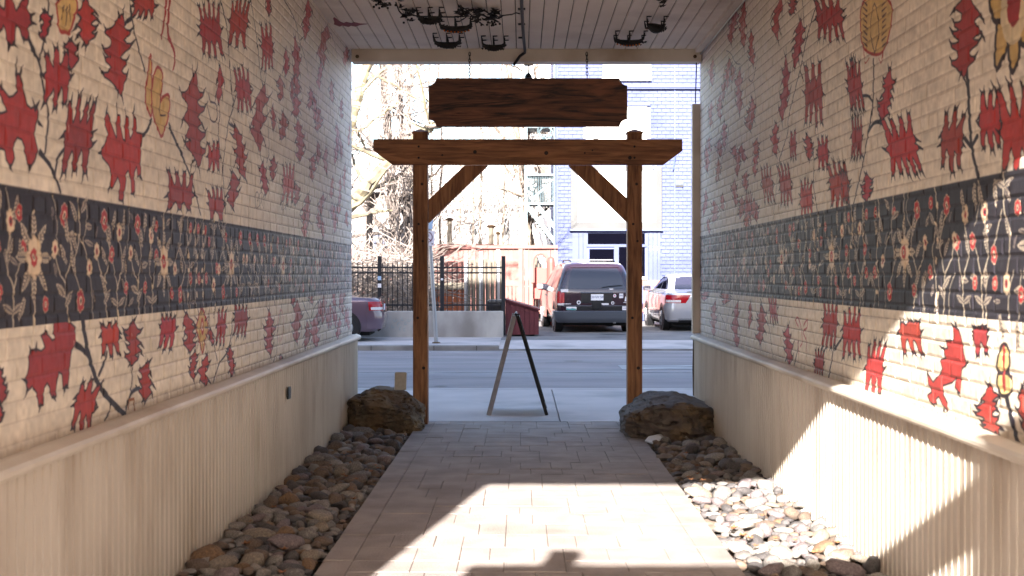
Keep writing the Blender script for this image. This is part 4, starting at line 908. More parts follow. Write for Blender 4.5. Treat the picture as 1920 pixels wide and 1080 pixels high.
# ---------------------------------------------------------------- cars
class Shell:
    def __init__(s, levels): s.L = levels
    def par(s, z):
        L = s.L
        if z <= L[0][0]: return L[0][1:]
        for a, b in zip(L, L[1:]):
            if z <= b[0]:
                t = (z-a[0])/(b[0]-a[0]); return tuple(a[i]+(b[i]-a[i])*t for i in range(1, 5))
        return L[-1][1:]
    def pt(s, u, z):
        hw, yr, yf, rc = s.par(z); k = int(u) % 4; t = u-int(u); rc = min(rc, hw*.9, (yf-yr)*.45)
        cs = [((-hw, yr), (hw, yr)), ((hw, yr), (hw, yf)), ((hw, yf), (-hw, yf)), ((-hw, yf), (-hw, yr))][k]
        (ax, ay), (bx, by) = cs; L = math.hypot(bx-ax, by-ay); dx, dy = (bx-ax)/L, (by-ay)/L; nx, ny = dy, -dx
        e = .12
        if t < e: a = math.pi/4*(1-t/e); cx_, cy_ = ax+dx*rc-nx*rc, ay+dy*rc-ny*rc; return Vector((cx_+nx*rc*math.cos(a)-dx*rc*math.sin(a), cy_+ny*rc*math.cos(a)-dy*rc*math.sin(a), z))
        if t > 1-e: a = math.pi/4*((t-1+e)/e); cx_, cy_ = bx-dx*rc-nx*rc, by-dy*rc-ny*rc; return Vector((cx_+nx*rc*math.cos(a)+dx*rc*math.sin(a), cy_+ny*rc*math.cos(a)+dy*rc*math.sin(a), z))
        q = (t-e)/(1-2*e); return Vector((ax+dx*(rc+(L-2*rc)*q), ay+dy*(rc+(L-2*rc)*q), z))
    def body(s, zs):
        us = [k+t for k in range(4) for t in (0, .03, .06, .09, .12, .3, .5, .7, .88, .91, .94, .97)]; n = len(us); g = G()
        for z in zs: g.v += [tuple(s.pt(u, z)) for u in us]
        for i in range(len(zs)-1):
            for k in range(n): g.f.append((i*n+k, i*n+(k+1) % n, (i+1)*n+(k+1) % n, (i+1)*n+k))
        g.f.append(tuple((len(zs)-1)*n+k for k in range(n))); g.f.append(tuple(reversed(range(n)))); return g
    def patch(s, u0, u1, z0, z1, off=.004, nu=6, nz=5, th=.01, poly=None):
        """raised patch following the shell; poly maps (a,b) in 0..1 -> (a,b)"""
        g = G()
        def q(a, b, o):
            if poly: a, b = poly(a, b)
            u = u0+(u1-u0)*a; z = z0+(z1-z0)*b; p = s.pt(u, z); du = s.pt(u+.01, z)-s.pt(u-.01, z); dz = s.pt(u, z+.01)-s.pt(u, z-.01); n_ = du.cross(dz).normalized(); return p+n_*o
        for j in range(nz+1):
            for i in range(nu+1): g.v.append(tuple(q(i/nu, j/nz, off)))
        for j in range(nz):
            for i in range(nu): a = j*(nu+1)+i; g.f.append((a, a+1, a+nu+2, a+nu+1))
        b = len(g.v); ed = [(i, 0) for i in range(nu)]+[(nu, j) for j in range(nz)]+[(i, nz) for i in range(nu, 0, -1)]+[(0, j) for j in range(nz, 0, -1)]
        for i, j in ed: g.v.append(tuple(q(i/nu, j/nz, -th)))
        for k, (i, j) in enumerate(ed):
            k2 = (k+1) % len(ed); i2, j2 = ed[k2]; g.f.append((j*(nu+1)+i, b+k, b+k2, j2*(nu+1)+i2))
        return g
def wheel(root, x, y, r, wd, side):
    o = G().lathe((x, y, r), [(r*.6, -wd/2), (r*.93, -wd/2), (r, -wd/2+.03), (r, wd/2-.03), (r*.93, wd/2), (r*.6, wd/2)], 28, 'x').build('wheel', M['rubber'], root, world=False, smooth=True)
    G().lathe((x+side*(wd/2+.001), y, r), [(r*.62, 0), (r*.58, side*.012), (r*.2, side*.0), (r*.1, side*.015)], 20, 'x').build('rim', M['hubcap'], o, world=False)
    for k in range(5):
        a = 2*math.pi*k/5; G().beam((x+side*(wd/2+.012), y, r), (x+side*(wd/2+.012), y+math.cos(a)*r*.56, r+math.sin(a)*r*.56), .016, .05, (1, 0, 0)).build('spoke', M['hubcap'], o, world=False)
def text(s_, size, mat, parent, loc, rot=(math.pi/2, 0, 0), name='lettering', depth=.001, align='CENTER'):
    c_ = bpy.data.curves.new('t', 'FONT'); c_.body = s_; c_.size = size; c_.extrude = depth; c_.align_x = align; c_.align_y = 'CENTER'; c_.materials.append(mat)
    o = bpy.data.objects.new('t', c_); COL.objects.link(o); dg = bpy.context.evaluated_depsgraph_get(); me = bpy.data.meshes.new_from_object(o.evaluated_get(dg)); bpy.data.objects.remove(o)
    me.name = name
    o = link(name, me, parent, loc, rot); return o
# --- minivan
van = empty('minivan', (1.82, 29.7, 0), rz=math.radians(4.6), label='dark aubergine minivan with rear stickers parked nose-in behind the right half of the gate', cat='van')
VS = Shell([(.26,.84,.16,4.5,.2), (.34,.92,.06,4.68,.25), (.55,.958,.0,4.74,.28), (.80,.962,.01,4.66,.3), (.98,.955,.03,4.35,.3), (1.03,.935,.05,4.05,.26), (1.10,.915,.085,3.85,.24), (1.35,.84,.21,3.35,.22), (1.55,.765,.33,2.98,.22), (1.63,.73,.37,2.82,.24), (1.68,.68,.45,2.68,.26), (1.71,.60,.58,2.5,.3), (1.725,.40,.85,2.2,.3)])
VS.body([.26,.34,.45,.55,.7,.8,.9,.98,1.03,1.10,1.2,1.35,1.45,1.55,1.63,1.68,1.71,1.725]).build('body', M['vanp'], van, world=False, smooth=True)
G().box((-.8,.3,.16), (.8,4.4,.30)).build('underbody', M['under'], van, world=False)
VS.patch(.11,.89,1.06,1.56,.006,10,8).build('rear_window', M['glassw'], van, world=False, smooth=True)
VS.patch(.08,.92,1.575,1.60,.03,8,2).build('rear_spoiler', M['vanp'], van, world=False)
VS.patch(3.56,3.92,1.08,1.55,.005,8,6, poly=lambda a, b: (a*(1-.06*b), b)).build('side_window', M['glassw'], van, world=False, smooth=True)
VS.patch(3.30,3.54,1.08,1.53,.005,6,6, poly=lambda a, b: (a+(1-a)*.30*b, b)).build('side_window', M['glassw'], van, world=False, smooth=True)
VS.patch(1.08,1.9,1.08,1.55,.005,10,6).build('side_window', M['glassw'], van, world=False, smooth=True)
bp_ = VS.patch(-.14,1.14,.30,.53,.075,24,5,.06).build('bumper', M['plast'], van, world=False, smooth=True)
VS.patch(.08,.92,.545,.64,.006,10,2).build('bumper_step', M['blackp'], van, world=False)
VS.patch(.02,.98,.645,.66,.02,12,1).build('trim_strip', M['plast'], van, world=False)
VS.patch(-.05,.055,.70,1.0,.015,5,5).build('tail_light', M['tail'], van, world=False, smooth=True)
VS.patch(-.04,.05,.665,.715,.018,5,2).build('reverse_light', M['tailw'], van, world=False)
VS.patch(.945,1.05,.70,1.0,.015,5,5).build('tail_light', M['tail'], van, world=False, smooth=True)
VS.patch(.27,.73,.955,.985,.03,8,2,.03).build('hatch_handle', M['plast'], van, world=False)
VS.patch(.28,.72,.72,.935,.004,8,3,.02).build('plate_recess', M['blackp'], van, world=False)
rp_ = VS.pt(.5, .86)
pt_ = G().box((-.152+.01, rp_.y-.022, .785), (.152+.01, rp_.y-.012, .935)).build('number_plate', M['plate'], van, world=False)
text('DHW·SK', .085, M['ink'], pt_, (.01, rp_.y-.0225, .862))
pt2 = G().box((.62, VS.pt(.85,.6).y-.03, .545), (.80, VS.pt(.85,.6).y-.018, .64)).build('sticker', M['stick'], van, world=False)
text('CZ4201', .045, M['ink'], pt2, (.71, VS.pt(.85,.6).y-.031, .592))
pt3 = G().prism(rrect(.125, .042, .02), lambda a, b, t: (a-.62, VS.pt(.2,.6).y-.02+t, b+.59), .008, 0).build('sticker', M['stick'], van, world=False)
G().add([(-.74, VS.pt(.2,.6).y-.0225, .555), (-.50, VS.pt(.2,.6).y-.0225, .553), (-.51, VS.pt(.2,.6).y-.0225, .585), (-.60, VS.pt(.2,.6).y-.0225, .60), (-.66, VS.pt(.2,.6).y-.0225, .583), (-.74, VS.pt(.2,.6).y-.0225, .60)], [(0,1,2,3,4,5)]).build('print', M['teal'], pt3, world=False)
for x_, z_, w_, h_, m_ in ((-.78, 1.02, .09, .035, 'stick'), (.36, 1.055, .045, .013, 'stick'), (.60, .895, .05, .055, 'stick'), (.20, .695, .09, .022, 'stick'), (-.72, .70, .09, .008, 'stick'), (.78, .73, .13, .006, 'stick')):
    yy = VS.pt(.5, z_).y; s1 = G().box((x_-w_, yy-.008, z_-h_), (x_+w_, yy-.001, z_+h_)).build('sticker', M[m_], van, world=False)
    if h_ > .05: text('RW', .05, M['ink'], s1, (x_, yy-.0085, z_))
for x_, z_, r_ in ((.44, .895, .04), (.39, .72, .04), (-.44, .735, .05), (.90*.9, 1.09, .03)):
    yy = VS.pt(.5, z_).y; s1 = G().lathe((x_, yy-.002, z_), [(r_, 0), (r_, -.006)], 14, 'y').build('sticker', M['stick'], van, world=False)
    G().lathe((x_, yy-.0085, z_), [(r_*.5, 0), (r_*.5, -.001)], 10, 'y').build('print', M['pinkish'] if r_ == .04 and z_ > .8 else M['blackp'], s1, world=False)
yy = VS.pt(.8, .84).y; G().add([(.68, yy-.006, .76), (.82, yy-.006, .76), (.70, yy-.006, .88)], [(0,1,2)]).build('sticker', M['stick'], van, world=False)
wy = VS.pt(.5, 1.13).y-.02; G().tube([(.12, wy-.01, 1.085), (.30, wy-.0, 1.12), (.62, wy+.01, 1.15)], .012, 5).build('wiper', M['blackp'], van, world=False)
G().lathe((0, VS.pt(.5,.66).y-.0, .665), [(.13,.0),(.11,-.035),(.05,-.04)], 14, 'y').build('hatch_latch', M['blackp'], van, world=False)
for sx in (-1, 1): G().tube([(sx*.55, .75, 1.72), (sx*.55, .85, 1.765), (sx*.55, 2.3, 1.775), (sx*.55, 2.4, 1.73)], .018, 6).build('roof_rail', M['blackp'], van, world=False)
G().tube([(-.55, 1.0, 1.775), (.55, 1.0, 1.775)], .014, 6).build('roof_bar', M['grey'], van, world=False)
for sx in (-1, 1):
    mir = G(); mir.box((sx*1.0-.12, 3.3, 1.00), (sx*1.0+.12, 3.42, 1.17)); mo = mir.build('mirror', M['blackp'], van, world=False, bev=.04)
    G().box((sx*1.0-.09, 3.296, 1.03), (sx*1.0+.09, 3.299, 1.15)).build('mirror_glass', M['glassw'], mo, world=False)
G().box((-1.16, 3.2, 1.02), (-.98, 3.3, 1.16)).build('towing_mirror', M['grey'], van, world=False, bev=.04)
for y_ in (.80, 3.75):
    for sx in (-1, 1):
        wheel(van, sx*.86, y_, .335, .21, sx)
        G().lathe((sx*.80, y_, .36), [(.40, 0), (.405, sx*.163)], 26, 'x').build('wheel_arch', M['blackp'], van, world=False)
G().prism([(3.80,.30),(2.55,.30),(2.55,.98),(3.4,.98),(3.80,.95)], lambda a, b, t: (-.962-t, a, b), 0, .004).build('door', M['vanp'], van, world=False)
G().box((-.985, 2.64, .86), (-.965, 2.80, .90)).build('door_handle', M['blackp'], van, world=False)
VS.patch(3.14,3.86,.50,.55,.012,12,1).build('side_moulding', M['vanp'], van, world=False)
G().tube([(.45, .05, .25), (.45, .6, .25)], .03, 8).build('exhaust', M['hubcap'], van, world=False)

def sedan(name, loc, rz, paint, label, sc=1.0):
    root = empty(name, loc, rz=rz, label=label, cat='car'); root.scale = (sc, sc, sc)
    S = Shell([(.22,.78,.16,4.3,.25), (.30,.84,.05,4.44,.3), (.50,.872,.0,4.5,.34), (.70,.875,.02,4.45,.36), (.84,.865,.04,4.25,.36), (.94,.84,.07,3.9,.34), (.985,.79,.16,3.55,.3), (1.0,.755,.55,3.38,.26), (1.03,.735,.66,3.25,.24), (1.20,.665,.98,2.85,.24), (1.34,.60,1.28,2.5,.24), (1.40,.54,1.5,2.3,.26), (1.43,.40,1.75,2.1,.28)])
    S.body([.22,.30,.4,.50,.6,.70,.78,.84,.9,.94,.97,.985,1.0,1.03,1.1,1.2,1.27,1.34,1.37,1.40,1.42,1.43]).build('body', paint, root, world=False, smooth=True)
    G().box((-.7,.3,.13), (.7,4.2,.25)).build('underbody', M['under'], root, world=False)
    S.patch(.07,.93,1.035,1.35,.005,8,6).build('rear_window', M['glassw'], root, world=False, smooth=True)
    S.patch(2.07,2.93,1.04,1.36,.005,8,6).build('windscreen', M['glassw'], root, world=False, smooth=True)
    for u0, u1 in ((3.10, 3.50), (3.53, 3.93), (1.07, 1.47), (1.5, 1.9)):
        S.patch(u0, u1, 1.035, 1.35, .005, 6, 5).build('side_window', M['glass'], root, world=False, smooth=True)
    for u0, u1 in ((-.085, .30), (.70, 1.085)):
        fl = u0 > .5
        t = S.patch(u0, u1, .70, .90, .008, 8, 4, poly=(lambda a, b: (a*(1-.25*(1-b)), b)) if not fl else (lambda a, b: (1-(1-a)*(1-.25*(1-b)), b))).build('tail_light', M['tail'], root, world=False, smooth=True)
        v0, v1 = (u0+.02, u0+.20) if not fl else (u1-.20, u1-.02)
        S.patch(v0, v1, .715, .775, .012, 4, 2).build('reverse_light', M['tailw'], t, world=False)
    S.patch(-.12,1.12,.30,.66,.03,22,5,.03).build('bumper', paint, root, world=False, smooth=True)
    S.patch(.1,.9,.24,.32,.034,10,2).build('bumper_lip', M['blackp'], root, world=False)
    yy = S.pt(.5, .78).y; n_ = G().box((-.152, yy-.02, .70), (.152, yy-.010, .84)).build('number_plate', M['plate'], root, world=False)
    S.patch(.22,.78,.955,.965,.04,8,1).build('spoiler', paint, root, world=False)
    for sx in (-1, 1):
        m_ = G().box((sx*.93-.10, 2.98, .98), (sx*.93+.10, 3.09, 1.11)).build('mirror', M['blackp'], root, world=False, bev=.04)
        G().box((sx*.93-.07, 2.975, 1.0), (sx*.93+.07, 2.979, 1.09)).build('mirror_glass', M['glassw'], m_, world=False)
        for y_ in (.85, 3.5):
            wheel(root, sx*.78, y_, .31, .20, sx); G().lathe((sx*.72, y_, .33), [(.365, 0), (.37, sx*.158)], 26, 'x').build('wheel_arch', M['blackp'], root, world=False)
        G().box((sx*.872-.006, 2.0, .82), (sx*.872+.006, 2.14, .85)).build('door_handle', paint, root, world=False)
        for y_ in (1.35, 2.25, 3.15): G().box((sx*.870-.004, y_, .33), (sx*.870+.004, y_+.008, .96)).build('door_seam', M['blackp'], root, world=False)
    for x_ in (-.35, .35): G().box((x_-.16, 1.25, 1.0), (x_+.16, 1.35, 1.22)).build('headrest', M['plast'], root, world=False, bev=.04)
    return root
sedan('silver_sedan', (4.47, 30.4, 0), math.radians(2.5), M['silv'], 'silver sedan parked nose-in beside the minivan, far right')
sedan('mauve_sedan', (-2.96, 26.62, 0), math.radians(92), M['purp'], 'mauve-brown car whose rear shows past the left wall, in front of the concrete wall', .93)

# ---------------------------------------------------------------- concrete wall, black fence, sign, bin
cw = G().box((-4.2, 27.7, -.1), (P(944, 0, 27.7).x, 27.95, .585)); thing('concrete_wall', cw, M['conc'], 'low grey concrete wall with faint blue graffiti under the black fence', 'wall', bev=.02)
cwo = bpy.data.objects['concrete_wall']
g = G()
for k, (px, py) in enumerate([(742,600),(748,608),(738,612),(756,598),(762,606),(752,616),(768,600),(774,610),(760,618),(780,603)]):
    p = P(px, py, 27.69); a = R.uniform(0, 3); pts = [(p.x+.05*math.cos(a+t)*(1-t*.1), 27.694, p.z+.04*math.sin(a+t*1.3)) for t in (0, .8, 1.6, 2.4, 3.2)]
    g.tube(pts, .004, 4)
gr = g.mesh('graffiti', flat('faded_cyan', (.22,.36,.42)), sub=cwo.location); o = link('graffiti', gr, cwo); o['kind'] = 'stuff'
bf = empty('iron_fence', (-2.4, 27.83, .58), label='black iron picket fence standing on the concrete wall', cat='fence')
fy = 27.83; fx = lambda px: (px-VX)*fy/F; fz = lambda py: EYE-(py-VY)*fy/F
for py in (501.5, 511.5, 572): G().box((fx(600), fy-.02, fz(py)-.018), (fx(944), fy+.02, fz(py)+.018)).build('rail', M['black'], bf)
for px, b in ((634, 583), (712, 583), (790, 583), (829, 583), (944, 628)):
    yb = fy if px < 940 else fy-.02
    G().box((fx(px)-.045, yb-.045, fz(b) if px > 940 else .55), (fx(px)+.045, yb+.045, fz(480))).build('post', M['black'], bf, bev=.006)
px = 606.0
while px < 942:
    if all(abs(px-q_) > 5 for q_ in (634, 712, 790, 829, 944)): G().box((fx(px)-.010, fy-.010, fz(583)), (fx(px)+.010, fy+.010, fz(492))).build('picket', M['black'], bf)
    px += 9.3
for py in (521, 535): G().box((fx(712)-.04, fy-.05, fz(py)-.05), (fx(712)+.04, fy-.0455, fz(py)+.04)).build('label', M['signb'] if py == 521 else M['stick'], bf)
G().ball((fx(829), fy-.05, fz(524)), .03, 8, 6).build('knob', M['stick'], bf)
# no parking sign
ps = empty('parking_sign', (P(818, 643, 25.3).x, 25.3, 0), label='leaning grey pole with a white no-parking sign behind the left gate post', cat='sign')
b_, t_ = P(818, 643, 25.3), P(803.5, 405, 25.3); G().tube([b_, t_], [.042, .036], 10).build('pole', M['grey'], ps)
G().lathe((b_.x, 25.3, -.004), [(.09, 0), (.08, .02), (.045, .03)], 12).build('foot', M['brass'], ps)
c = P(801, 446.5, 25.24)
def rot2(a, b, an=-.06): return a*math.cos(an)-b*math.sin(an), a*math.sin(an)+b*math.cos(an)
sg_ = G().prism(rrect(.15, .155, .02)[::-1], lambda a, b, t: (c.x+rot2(a, b)[0], c.y+t, c.z+rot2(a, b)[1]), 0, .004).build('plate', M['signw'], ps)
ring = [(c.x+.105*math.cos(a), c.y-.004, c.z+.02+.105*math.sin(a)) for a in [2*math.pi*i/24 for i in range(25)]]
G().tube(ring, .009, 5, False).build('ring', M['maroonink'], sg_)
a = text('P', .17, M['ink'], sg_, (c.x-sg_.parent.location.x, c.y-.003-sg_.parent.location.y, c.z+.02), name='letter')
G().beam((c.x-.072, c.y-.006, c.z+.094), (c.x+.072, c.y-.006, c.z-.054), .004, .018, (.7,0,.7)).build('slash', M['maroonink'], sg_)
G().prism([(.10, -.10), (.125, -.115), (.10, -.14), (.085, -.115)], lambda a, b, t: (c.x+a, c.y+t, c.z+b), -.003, -.001).build('arrow', M['blackp'], sg_)
c = P(801, 420, 25.24); G().prism(rrect(.115, .10, .02)[::-1], lambda a, b, t: (c.x+rot2(a, b)[0], c.y+t, c.z+rot2(a, b)[1]), 0, .004).build('upper_plate', M['signb'], ps)
# red sloping bin
rb = empty('storage_bin', (.05, 28.5, 0), label='dark red wooden bin with a sloping lid beside the black fence end', cat='bin')
x0, x1 = P(948, 0, 28.2).x, P(1010, 0, 28.4).x
n = 7
for i in range(n):
    a0 = x0+(x1-x0)*i/n+.004; a1 = x0+(x1-x0)*(i+1)/n-.004; za = .82-.22*(a0-x0)/(x1-x0); zb = .82-.22*(a1-x0)/(x1-x0)
    G().prism([(a0, .04), (a1, .04), (a1, zb), (a0, za)], lambda a, b, t: (a, t+.05*(a-x0), b), 28.0, 28.03).build('board', M['maroon'], rb)
G().prism([(x0, .04), (x1, .04), (x1, .58), (x0, .80)], lambda a, b, t: (a, t, b), 28.075, 29.2).build('box', M['maroon'], rb)
G().prism([(x0-.03, .82), (x1+.04, .585), (x1+.04, .625), (x0-.03, .86)], lambda a, b, t: (a, t, b), 27.96, 29.25).build('lid', M['maroon'], rb)
G().box((x0+.1, 28.2, -.01), (x1-.1, 28.9, .04)).build('skid', M['blackp'], rb)

# ---------------------------------------------------------------- fences behind, lit by the sun
def at(px, py, d): p = P(px, py, d); return p
def board_run(root, px0, px1, py0, py1, d, pitch_px, mat, th=.03, name='board', jit=0, gap=.12, skip=()):
    px = px0
    while px < px1-1:
        w_ = min(pitch_px, px1-px); a, b = at(px+pitch_px*gap/2, py1, d), at(px+w_-pitch_px*gap/2, py0+R.uniform(-jit, jit), d)
        if not any(s0 <= px+w_/2 <= s1 for s0, s1 in skip): G().box((a.x, d, max(a.z, 0)), (b.x, d+th, b.z)).build(name, mat, root)
        px += pitch_px
dk = empty('red_garden_structure', (0, 35.5, 0), label='sunlit red wooden garden fence with an arched opening behind the van', cat='fence')
D = 35.5
board_run(dk, 812, 925, 466, 488, D, 9.4, M['redf']); board_run(dk, 925, 975, 466, 488, D, 9.4, M['redf'])
board_run(dk, 975, 1046, 464, 608, D, 8.2, M['redf'], skip=((999, 1028),))
for px in (888, 976): a, b = at(px-4, 608, D), at(px+4, 464, D); G().box((a.x, D-.08, 0), (b.x, D-.005, b.z)).build('post', M['redf'], dk)
a, b = at(808, 466, D), at(1046, 460, D); G().box((a.x, D-.10, a.z), (b.x, D+.08, b.z)).build('top_rail', M['redf'], dk)
a, b = at(812, 490, D), at(975, 487, D); G().box((a.x, D-.06, a.z), (b.x, D-.005, b.z)).build('rail', M['redf'], dk)
# arched opening
ar_ = [at(999, 608, D)]; arc = [(1013.5+14.5*math.cos(t), 492-17*math.sin(t)) for t in [math.pi*i/10 for i in range(11)]]
pts = [at(a, b, D) for a, b in arc]; G().tube([at(1028, 530, D)]+pts+[at(999, 530, D)], .06, 6).build('arch_frame', M['redf'], dk)
fill = [at(996, 464, D)]+[at(a, b, D) for a, b in reversed(arc)]+[at(1031, 464, D)]
g = G(); vs = [(p.x, D+.01, p.z) for p in fill]
for i in range(1, len(vs)-2): 
    t0 = (vs[i][0], D+.01, at(0, 466, D).z); t1 = (vs[i+1][0], D+.01, at(0, 466, D).z); g.add([vs[i], vs[i+1], t1, t0], [(0, 1, 2, 3)])
g.build('arch_panel', M['redf'], dk)
a, b = at(1000, 560, D+.3), at(1027, 502, D+.3); G().box((a.x, D+.3, a.z), (b.x, D+.33, b.z)).build('gate_panel', M['redpost'], dk)
for px, py in ((1005,497),(1010,490),(1016,488),(1022,492)): a = at(px, 505, D+.3); b = at(px, py, D+.3); G().box((a.x-.02, D+.34, a.z), (a.x+.02, D+.36, b.z)).build('picket', M['greyw'], dk)
rpst = empty('red_post', (at(1033, 0, 34).x, 34, 0), label='dark red round-topped post left of the blue building', cat='post')
a = at(1033, 0, 34); G().lathe((a.x, 34, 0), [(.11, 0), (.11, 1.75), (.09, 1.85), (.03, 1.90)], 10).build('shaft', M['redpost'], rpst)
G().box((a.x+.05, 33.95, 1.15), (a.x+.4, 34.05, 1.5)).build('sign', M['white'], rpst)
# low red picket fence
lf_ = empty('low_picket_fence', (2, 33.9, 0), label='low sunlit pinkish-red rail and picket fence passing behind both parked cars', cat='fence'); D = 36.4
for a_, b_ in ((924, 1340),):
    a, b = at(a_, 536, D), at(b_, 525.5, D); G().box((a.x, D-.04, a.z), (b.x, D, b.z)).build('top_rail', M['redf'], lf_)
    a, b = at(a_, 585, D), at(b_, 579, D); G().box((a.x, D-.04, a.z), (b.x, D, b.z)).build('bottom_rail', M['redf'], lf_)
    board_run(lf_, a_, b_, 538, 588, D+.005, 7.2, M['redf'], name='picket', gap=.35)
for px in (930, 1000, 1044, 1245, 1320): a = at(px, 600, D); b = at(px, 522, D); G().box((a.x-.06, D-.12, 0), (a.x+.06, D-.045, b.z)).build('post', M['redf'], lf_)
# orange plywood screen and grey boards
os_ = empty('orange_screen', (at(845, 0, 31).x, 31, 0), label='sunlit orange plywood screen with a pale top board behind the black fence', cat='screen'); D = 31.0
board_run(os_, 812, 874, 543, 600, D, 12.5, M['orange']); a, b = at(812, 543, D), at(872, 530, D); G().box((a.x, D-.05, a.z), (b.x, D-.005, b.z)).build('top_board', M['greyw'], os_)
gf = empty('grey_board_fence', (at(908, 0, 31).x, 30.7, 0), label='weathered grey board fence section behind the right end of the black fence', cat='fence'); D = 30.7
board_run(gf, 874, 946, 487, 600, D, 9, M['greyw'], jit=1.5, gap=.1)
for px, t in ((874, 476), (902, 472), (934, 468)): a = at(px, t, D); G().box((a.x-.045, D-.10, 0), (a.x+.045, D-.005, a.z)).build('post', M['grey'], gf)
db = G().box((at(914, 0, 29.2).x, 28.7, 0), (at(946, 0, 29.2).x, 29.4, 0.82)); thing('waste_bin', db, M['blackp'], 'black waste bin behind the right end of the black fence', 'bin', bev=.06)
# shed behind with pipes
sh = empty('shed', (at(900, 0, 42).x, 42, 0), label='low pale shed behind the red fence carrying two flue pipes', cat='shed'); D = 42
a, b = at(815, 600, D), at(1000, 463, D); G().box((a.x, D, 0), (b.x, D+3, b.z)).build('wall', M['redf'], sh)
a, b = at(812, 463, D), at(1003, 458, D); G().box((a.x, D-.2, a.z), (b.x, D+3.2, b.z)).build('roof', M['redf'], sh)
for px, py, r_ in ((843, 414, .085), (921, 427, .10), (934, 440, .05)):
    p = at(px, py, D+1); q = at(px, 462, D+1); f_ = G().tube([(p.x, D+1, q.z-.2), (p.x, D+1, p.z)], r_, 10).build('flue', M['greyw'], sh)
    G().lathe((p.x, D+1, p.z), [(r_*1.2, 0), (r_*1.9, .05), (r_*.4, .12)], 10).build('cowl', M['brass'], f_)
# street lamp column with flat head
ls = empty('lamp_column', (at(693, 0, 33).x, 33, 0), label='dark column with a flat flared head among the twigs, far left', cat='lamp'); a = at(693, 360, 33)
G().lathe((a.x, 33, 0), [(.13, 0), (.10, .5), (.085, a.z-.5), (.09, a.z-.42)], 10).build('shaft', M['bark2'], ls)
G().lathe((a.x, 33, a.z-.42), [(.09, 0), (.15, .05), (.15, .12), (.10, .18), (.30, .32), (.42, .36), (.40, .40)], 14).build('head', M['bark2'], ls)

# ---------------------------------------------------------------- blue building
D = 38.0; bb = empty('blue_building', (at(1170, 0, D).x, D, 0), label='periwinkle blue painted brick building with a large framed board over its entrance', cat='building')
bxm = material('blue_joint', (.050,.062,.152), rough=.8)
x0, x1 = at(1043, 0, D).x, 9.5; G().box((x0, D+.03, -.1), (x1, D+12, 11.0)).build('wall', bxm, bb)
g = G(); CH_ = .115; rr = random.Random(9)   # brick relief; brick units doubled beyond what can be told apart
z = 0; c_ = 0
def blocked(x, z): 
    return (at(1068,0,D).x < x < at(1238,0,D).x and z < at(0,432,D).z) 
while z < 8.2:
    x = x0+(0 if c_ % 2 else -.13)
    while x < x1:
        a, b = max(x, x0), min(x+.25, x1)
        if b-a > .03 and not blocked((a+b)/2, z+.05): g.box((a, D+rr.uniform(-.008, .006), z), (b-.012, D+.032, z+CH_-.014))
        x += .262
    z += CH_; c_ += 1
o = g.build('brick_field', M['blue'], bb); o['kind'] = 'stuff'
def bx(name, px0, py0, px1, py1, y0, y1, mat, parent=bb, bev=0):
    a, b = at(px0, py1, D), at(px1, py0, D); return G().box((a.x, D+y0, a.z), (b.x, D+y1, b.z)).build(name, mat, parent, bev=bev)
bd = bx('billboard', 1070, 312, 1240, 431, -.14, -.012, M['ltgrey']); bx('billboard_face', 1083, 322, 1228, 417, -.16, -.142, M['white'], bd); bx('billboard_edge', 1068, 430, 1242, 433, -.16, -.010, M['darkblue'], bd)
for px in (1219, 1229): 
    p = at(px, 316, D); G().prism([(-.10,-.07),(.10,-.07),(.08,.04),(0,.10),(-.09,.03)], lambda a, b, t: (p.x+a, D+t, p.z+b), -.146, -.141).build('logo_drop', M['dgrey'], bd)
p = at(1112, 400, D); text('O . O', .22, M['ltgrey'], bd, (p.x-bb.location.x, -.162, p.z), name='lettering')
for px0, px1 in ((1073, 1085), (1085.6, 1093), (1093.6, 1100.5), (1213.5, 1216), (1216.5, 1224), (1224.5, 1232), (1232.5, 1238)): bx('panel_board', px0, 434, px1, 601, -.02, .029, M['blue'])
ent = bx('entrance', 1100.5, 434, 1213.5, 601, .0, .029, M['bluetrim'])
bx('transom_window', 1102, 437.5, 1209, 458, -.02, -.002, M['glass'], ent); bx('transom_bar', 1100, 458, 1212, 463, -.05, -.002, M['blue'], ent)
bx('door_glass', 1105, 467, 1151, 601, -.02, -.002, M['glass'], ent); bx('door_glass', 1160, 463, 1209, 519, -.02, -.002, M['glass'], ent); bx('mullion', 1151, 463, 1160, 601, -.06, -.002, M['blue'], ent)
bx('door_sill', 1160, 519, 1212, 524, -.10, -.002, M['white'], ent)
for px, s_ in ((1219.3, '2'), (1225.6, '1'), (1230.8, '6')): p = at(px, 466, D); text(s_, .17, M['white'], bb, (p.x-bb.location.x, -.024, p.z), name='house_number', depth=.006)
wn = bx('window', 1094, 198, 1220, 430, -.03, -.012, M['bluetrim']); bx('window_panel', 1098, 206, 1213, 300, -.06, -.032, M['white'], wn); bx('window_head', 1098, 200, 1213, 206.5, -.07, -.0315, M['tan'], wn); bx('pane', 1112, 240, 1122, 262, -.07, -.0615, M['ltgrey'], wn)
bx('window_hood', 1150, 193, 1219, 199, -.10, -.013, M['blue']); 
wn = bx('window', 1130, 60, 1220, 152, -.05, -.012, M['white']); bx('sill', 1128, 145, 1221, 152, -.10, -.0515, M['white'], wn)
bx('cornice', 1043, 160, 1330, 165.5, -.16, -.013, M['blue']); bx('cornice_underside', 1043, 165.5, 1330, 167.5, -.12, -.013, M['darkblue'])
for px in (1265, 1130): bx('downpipe', px-.7, 60, px+.7, 168 if px < 1200 else 520, -.05, -.013, M['darkblue'])
bx('vent', 1266, 347, 1281, 350.5, -.05, -.013, M['blackp']); bx('vent_hood', 1266, 338, 1281, 347, -.06, -.013, M['blue'])
bx('corner_strip', 1043, 60, 1046, 600, -.04, -.013, M['blue'])
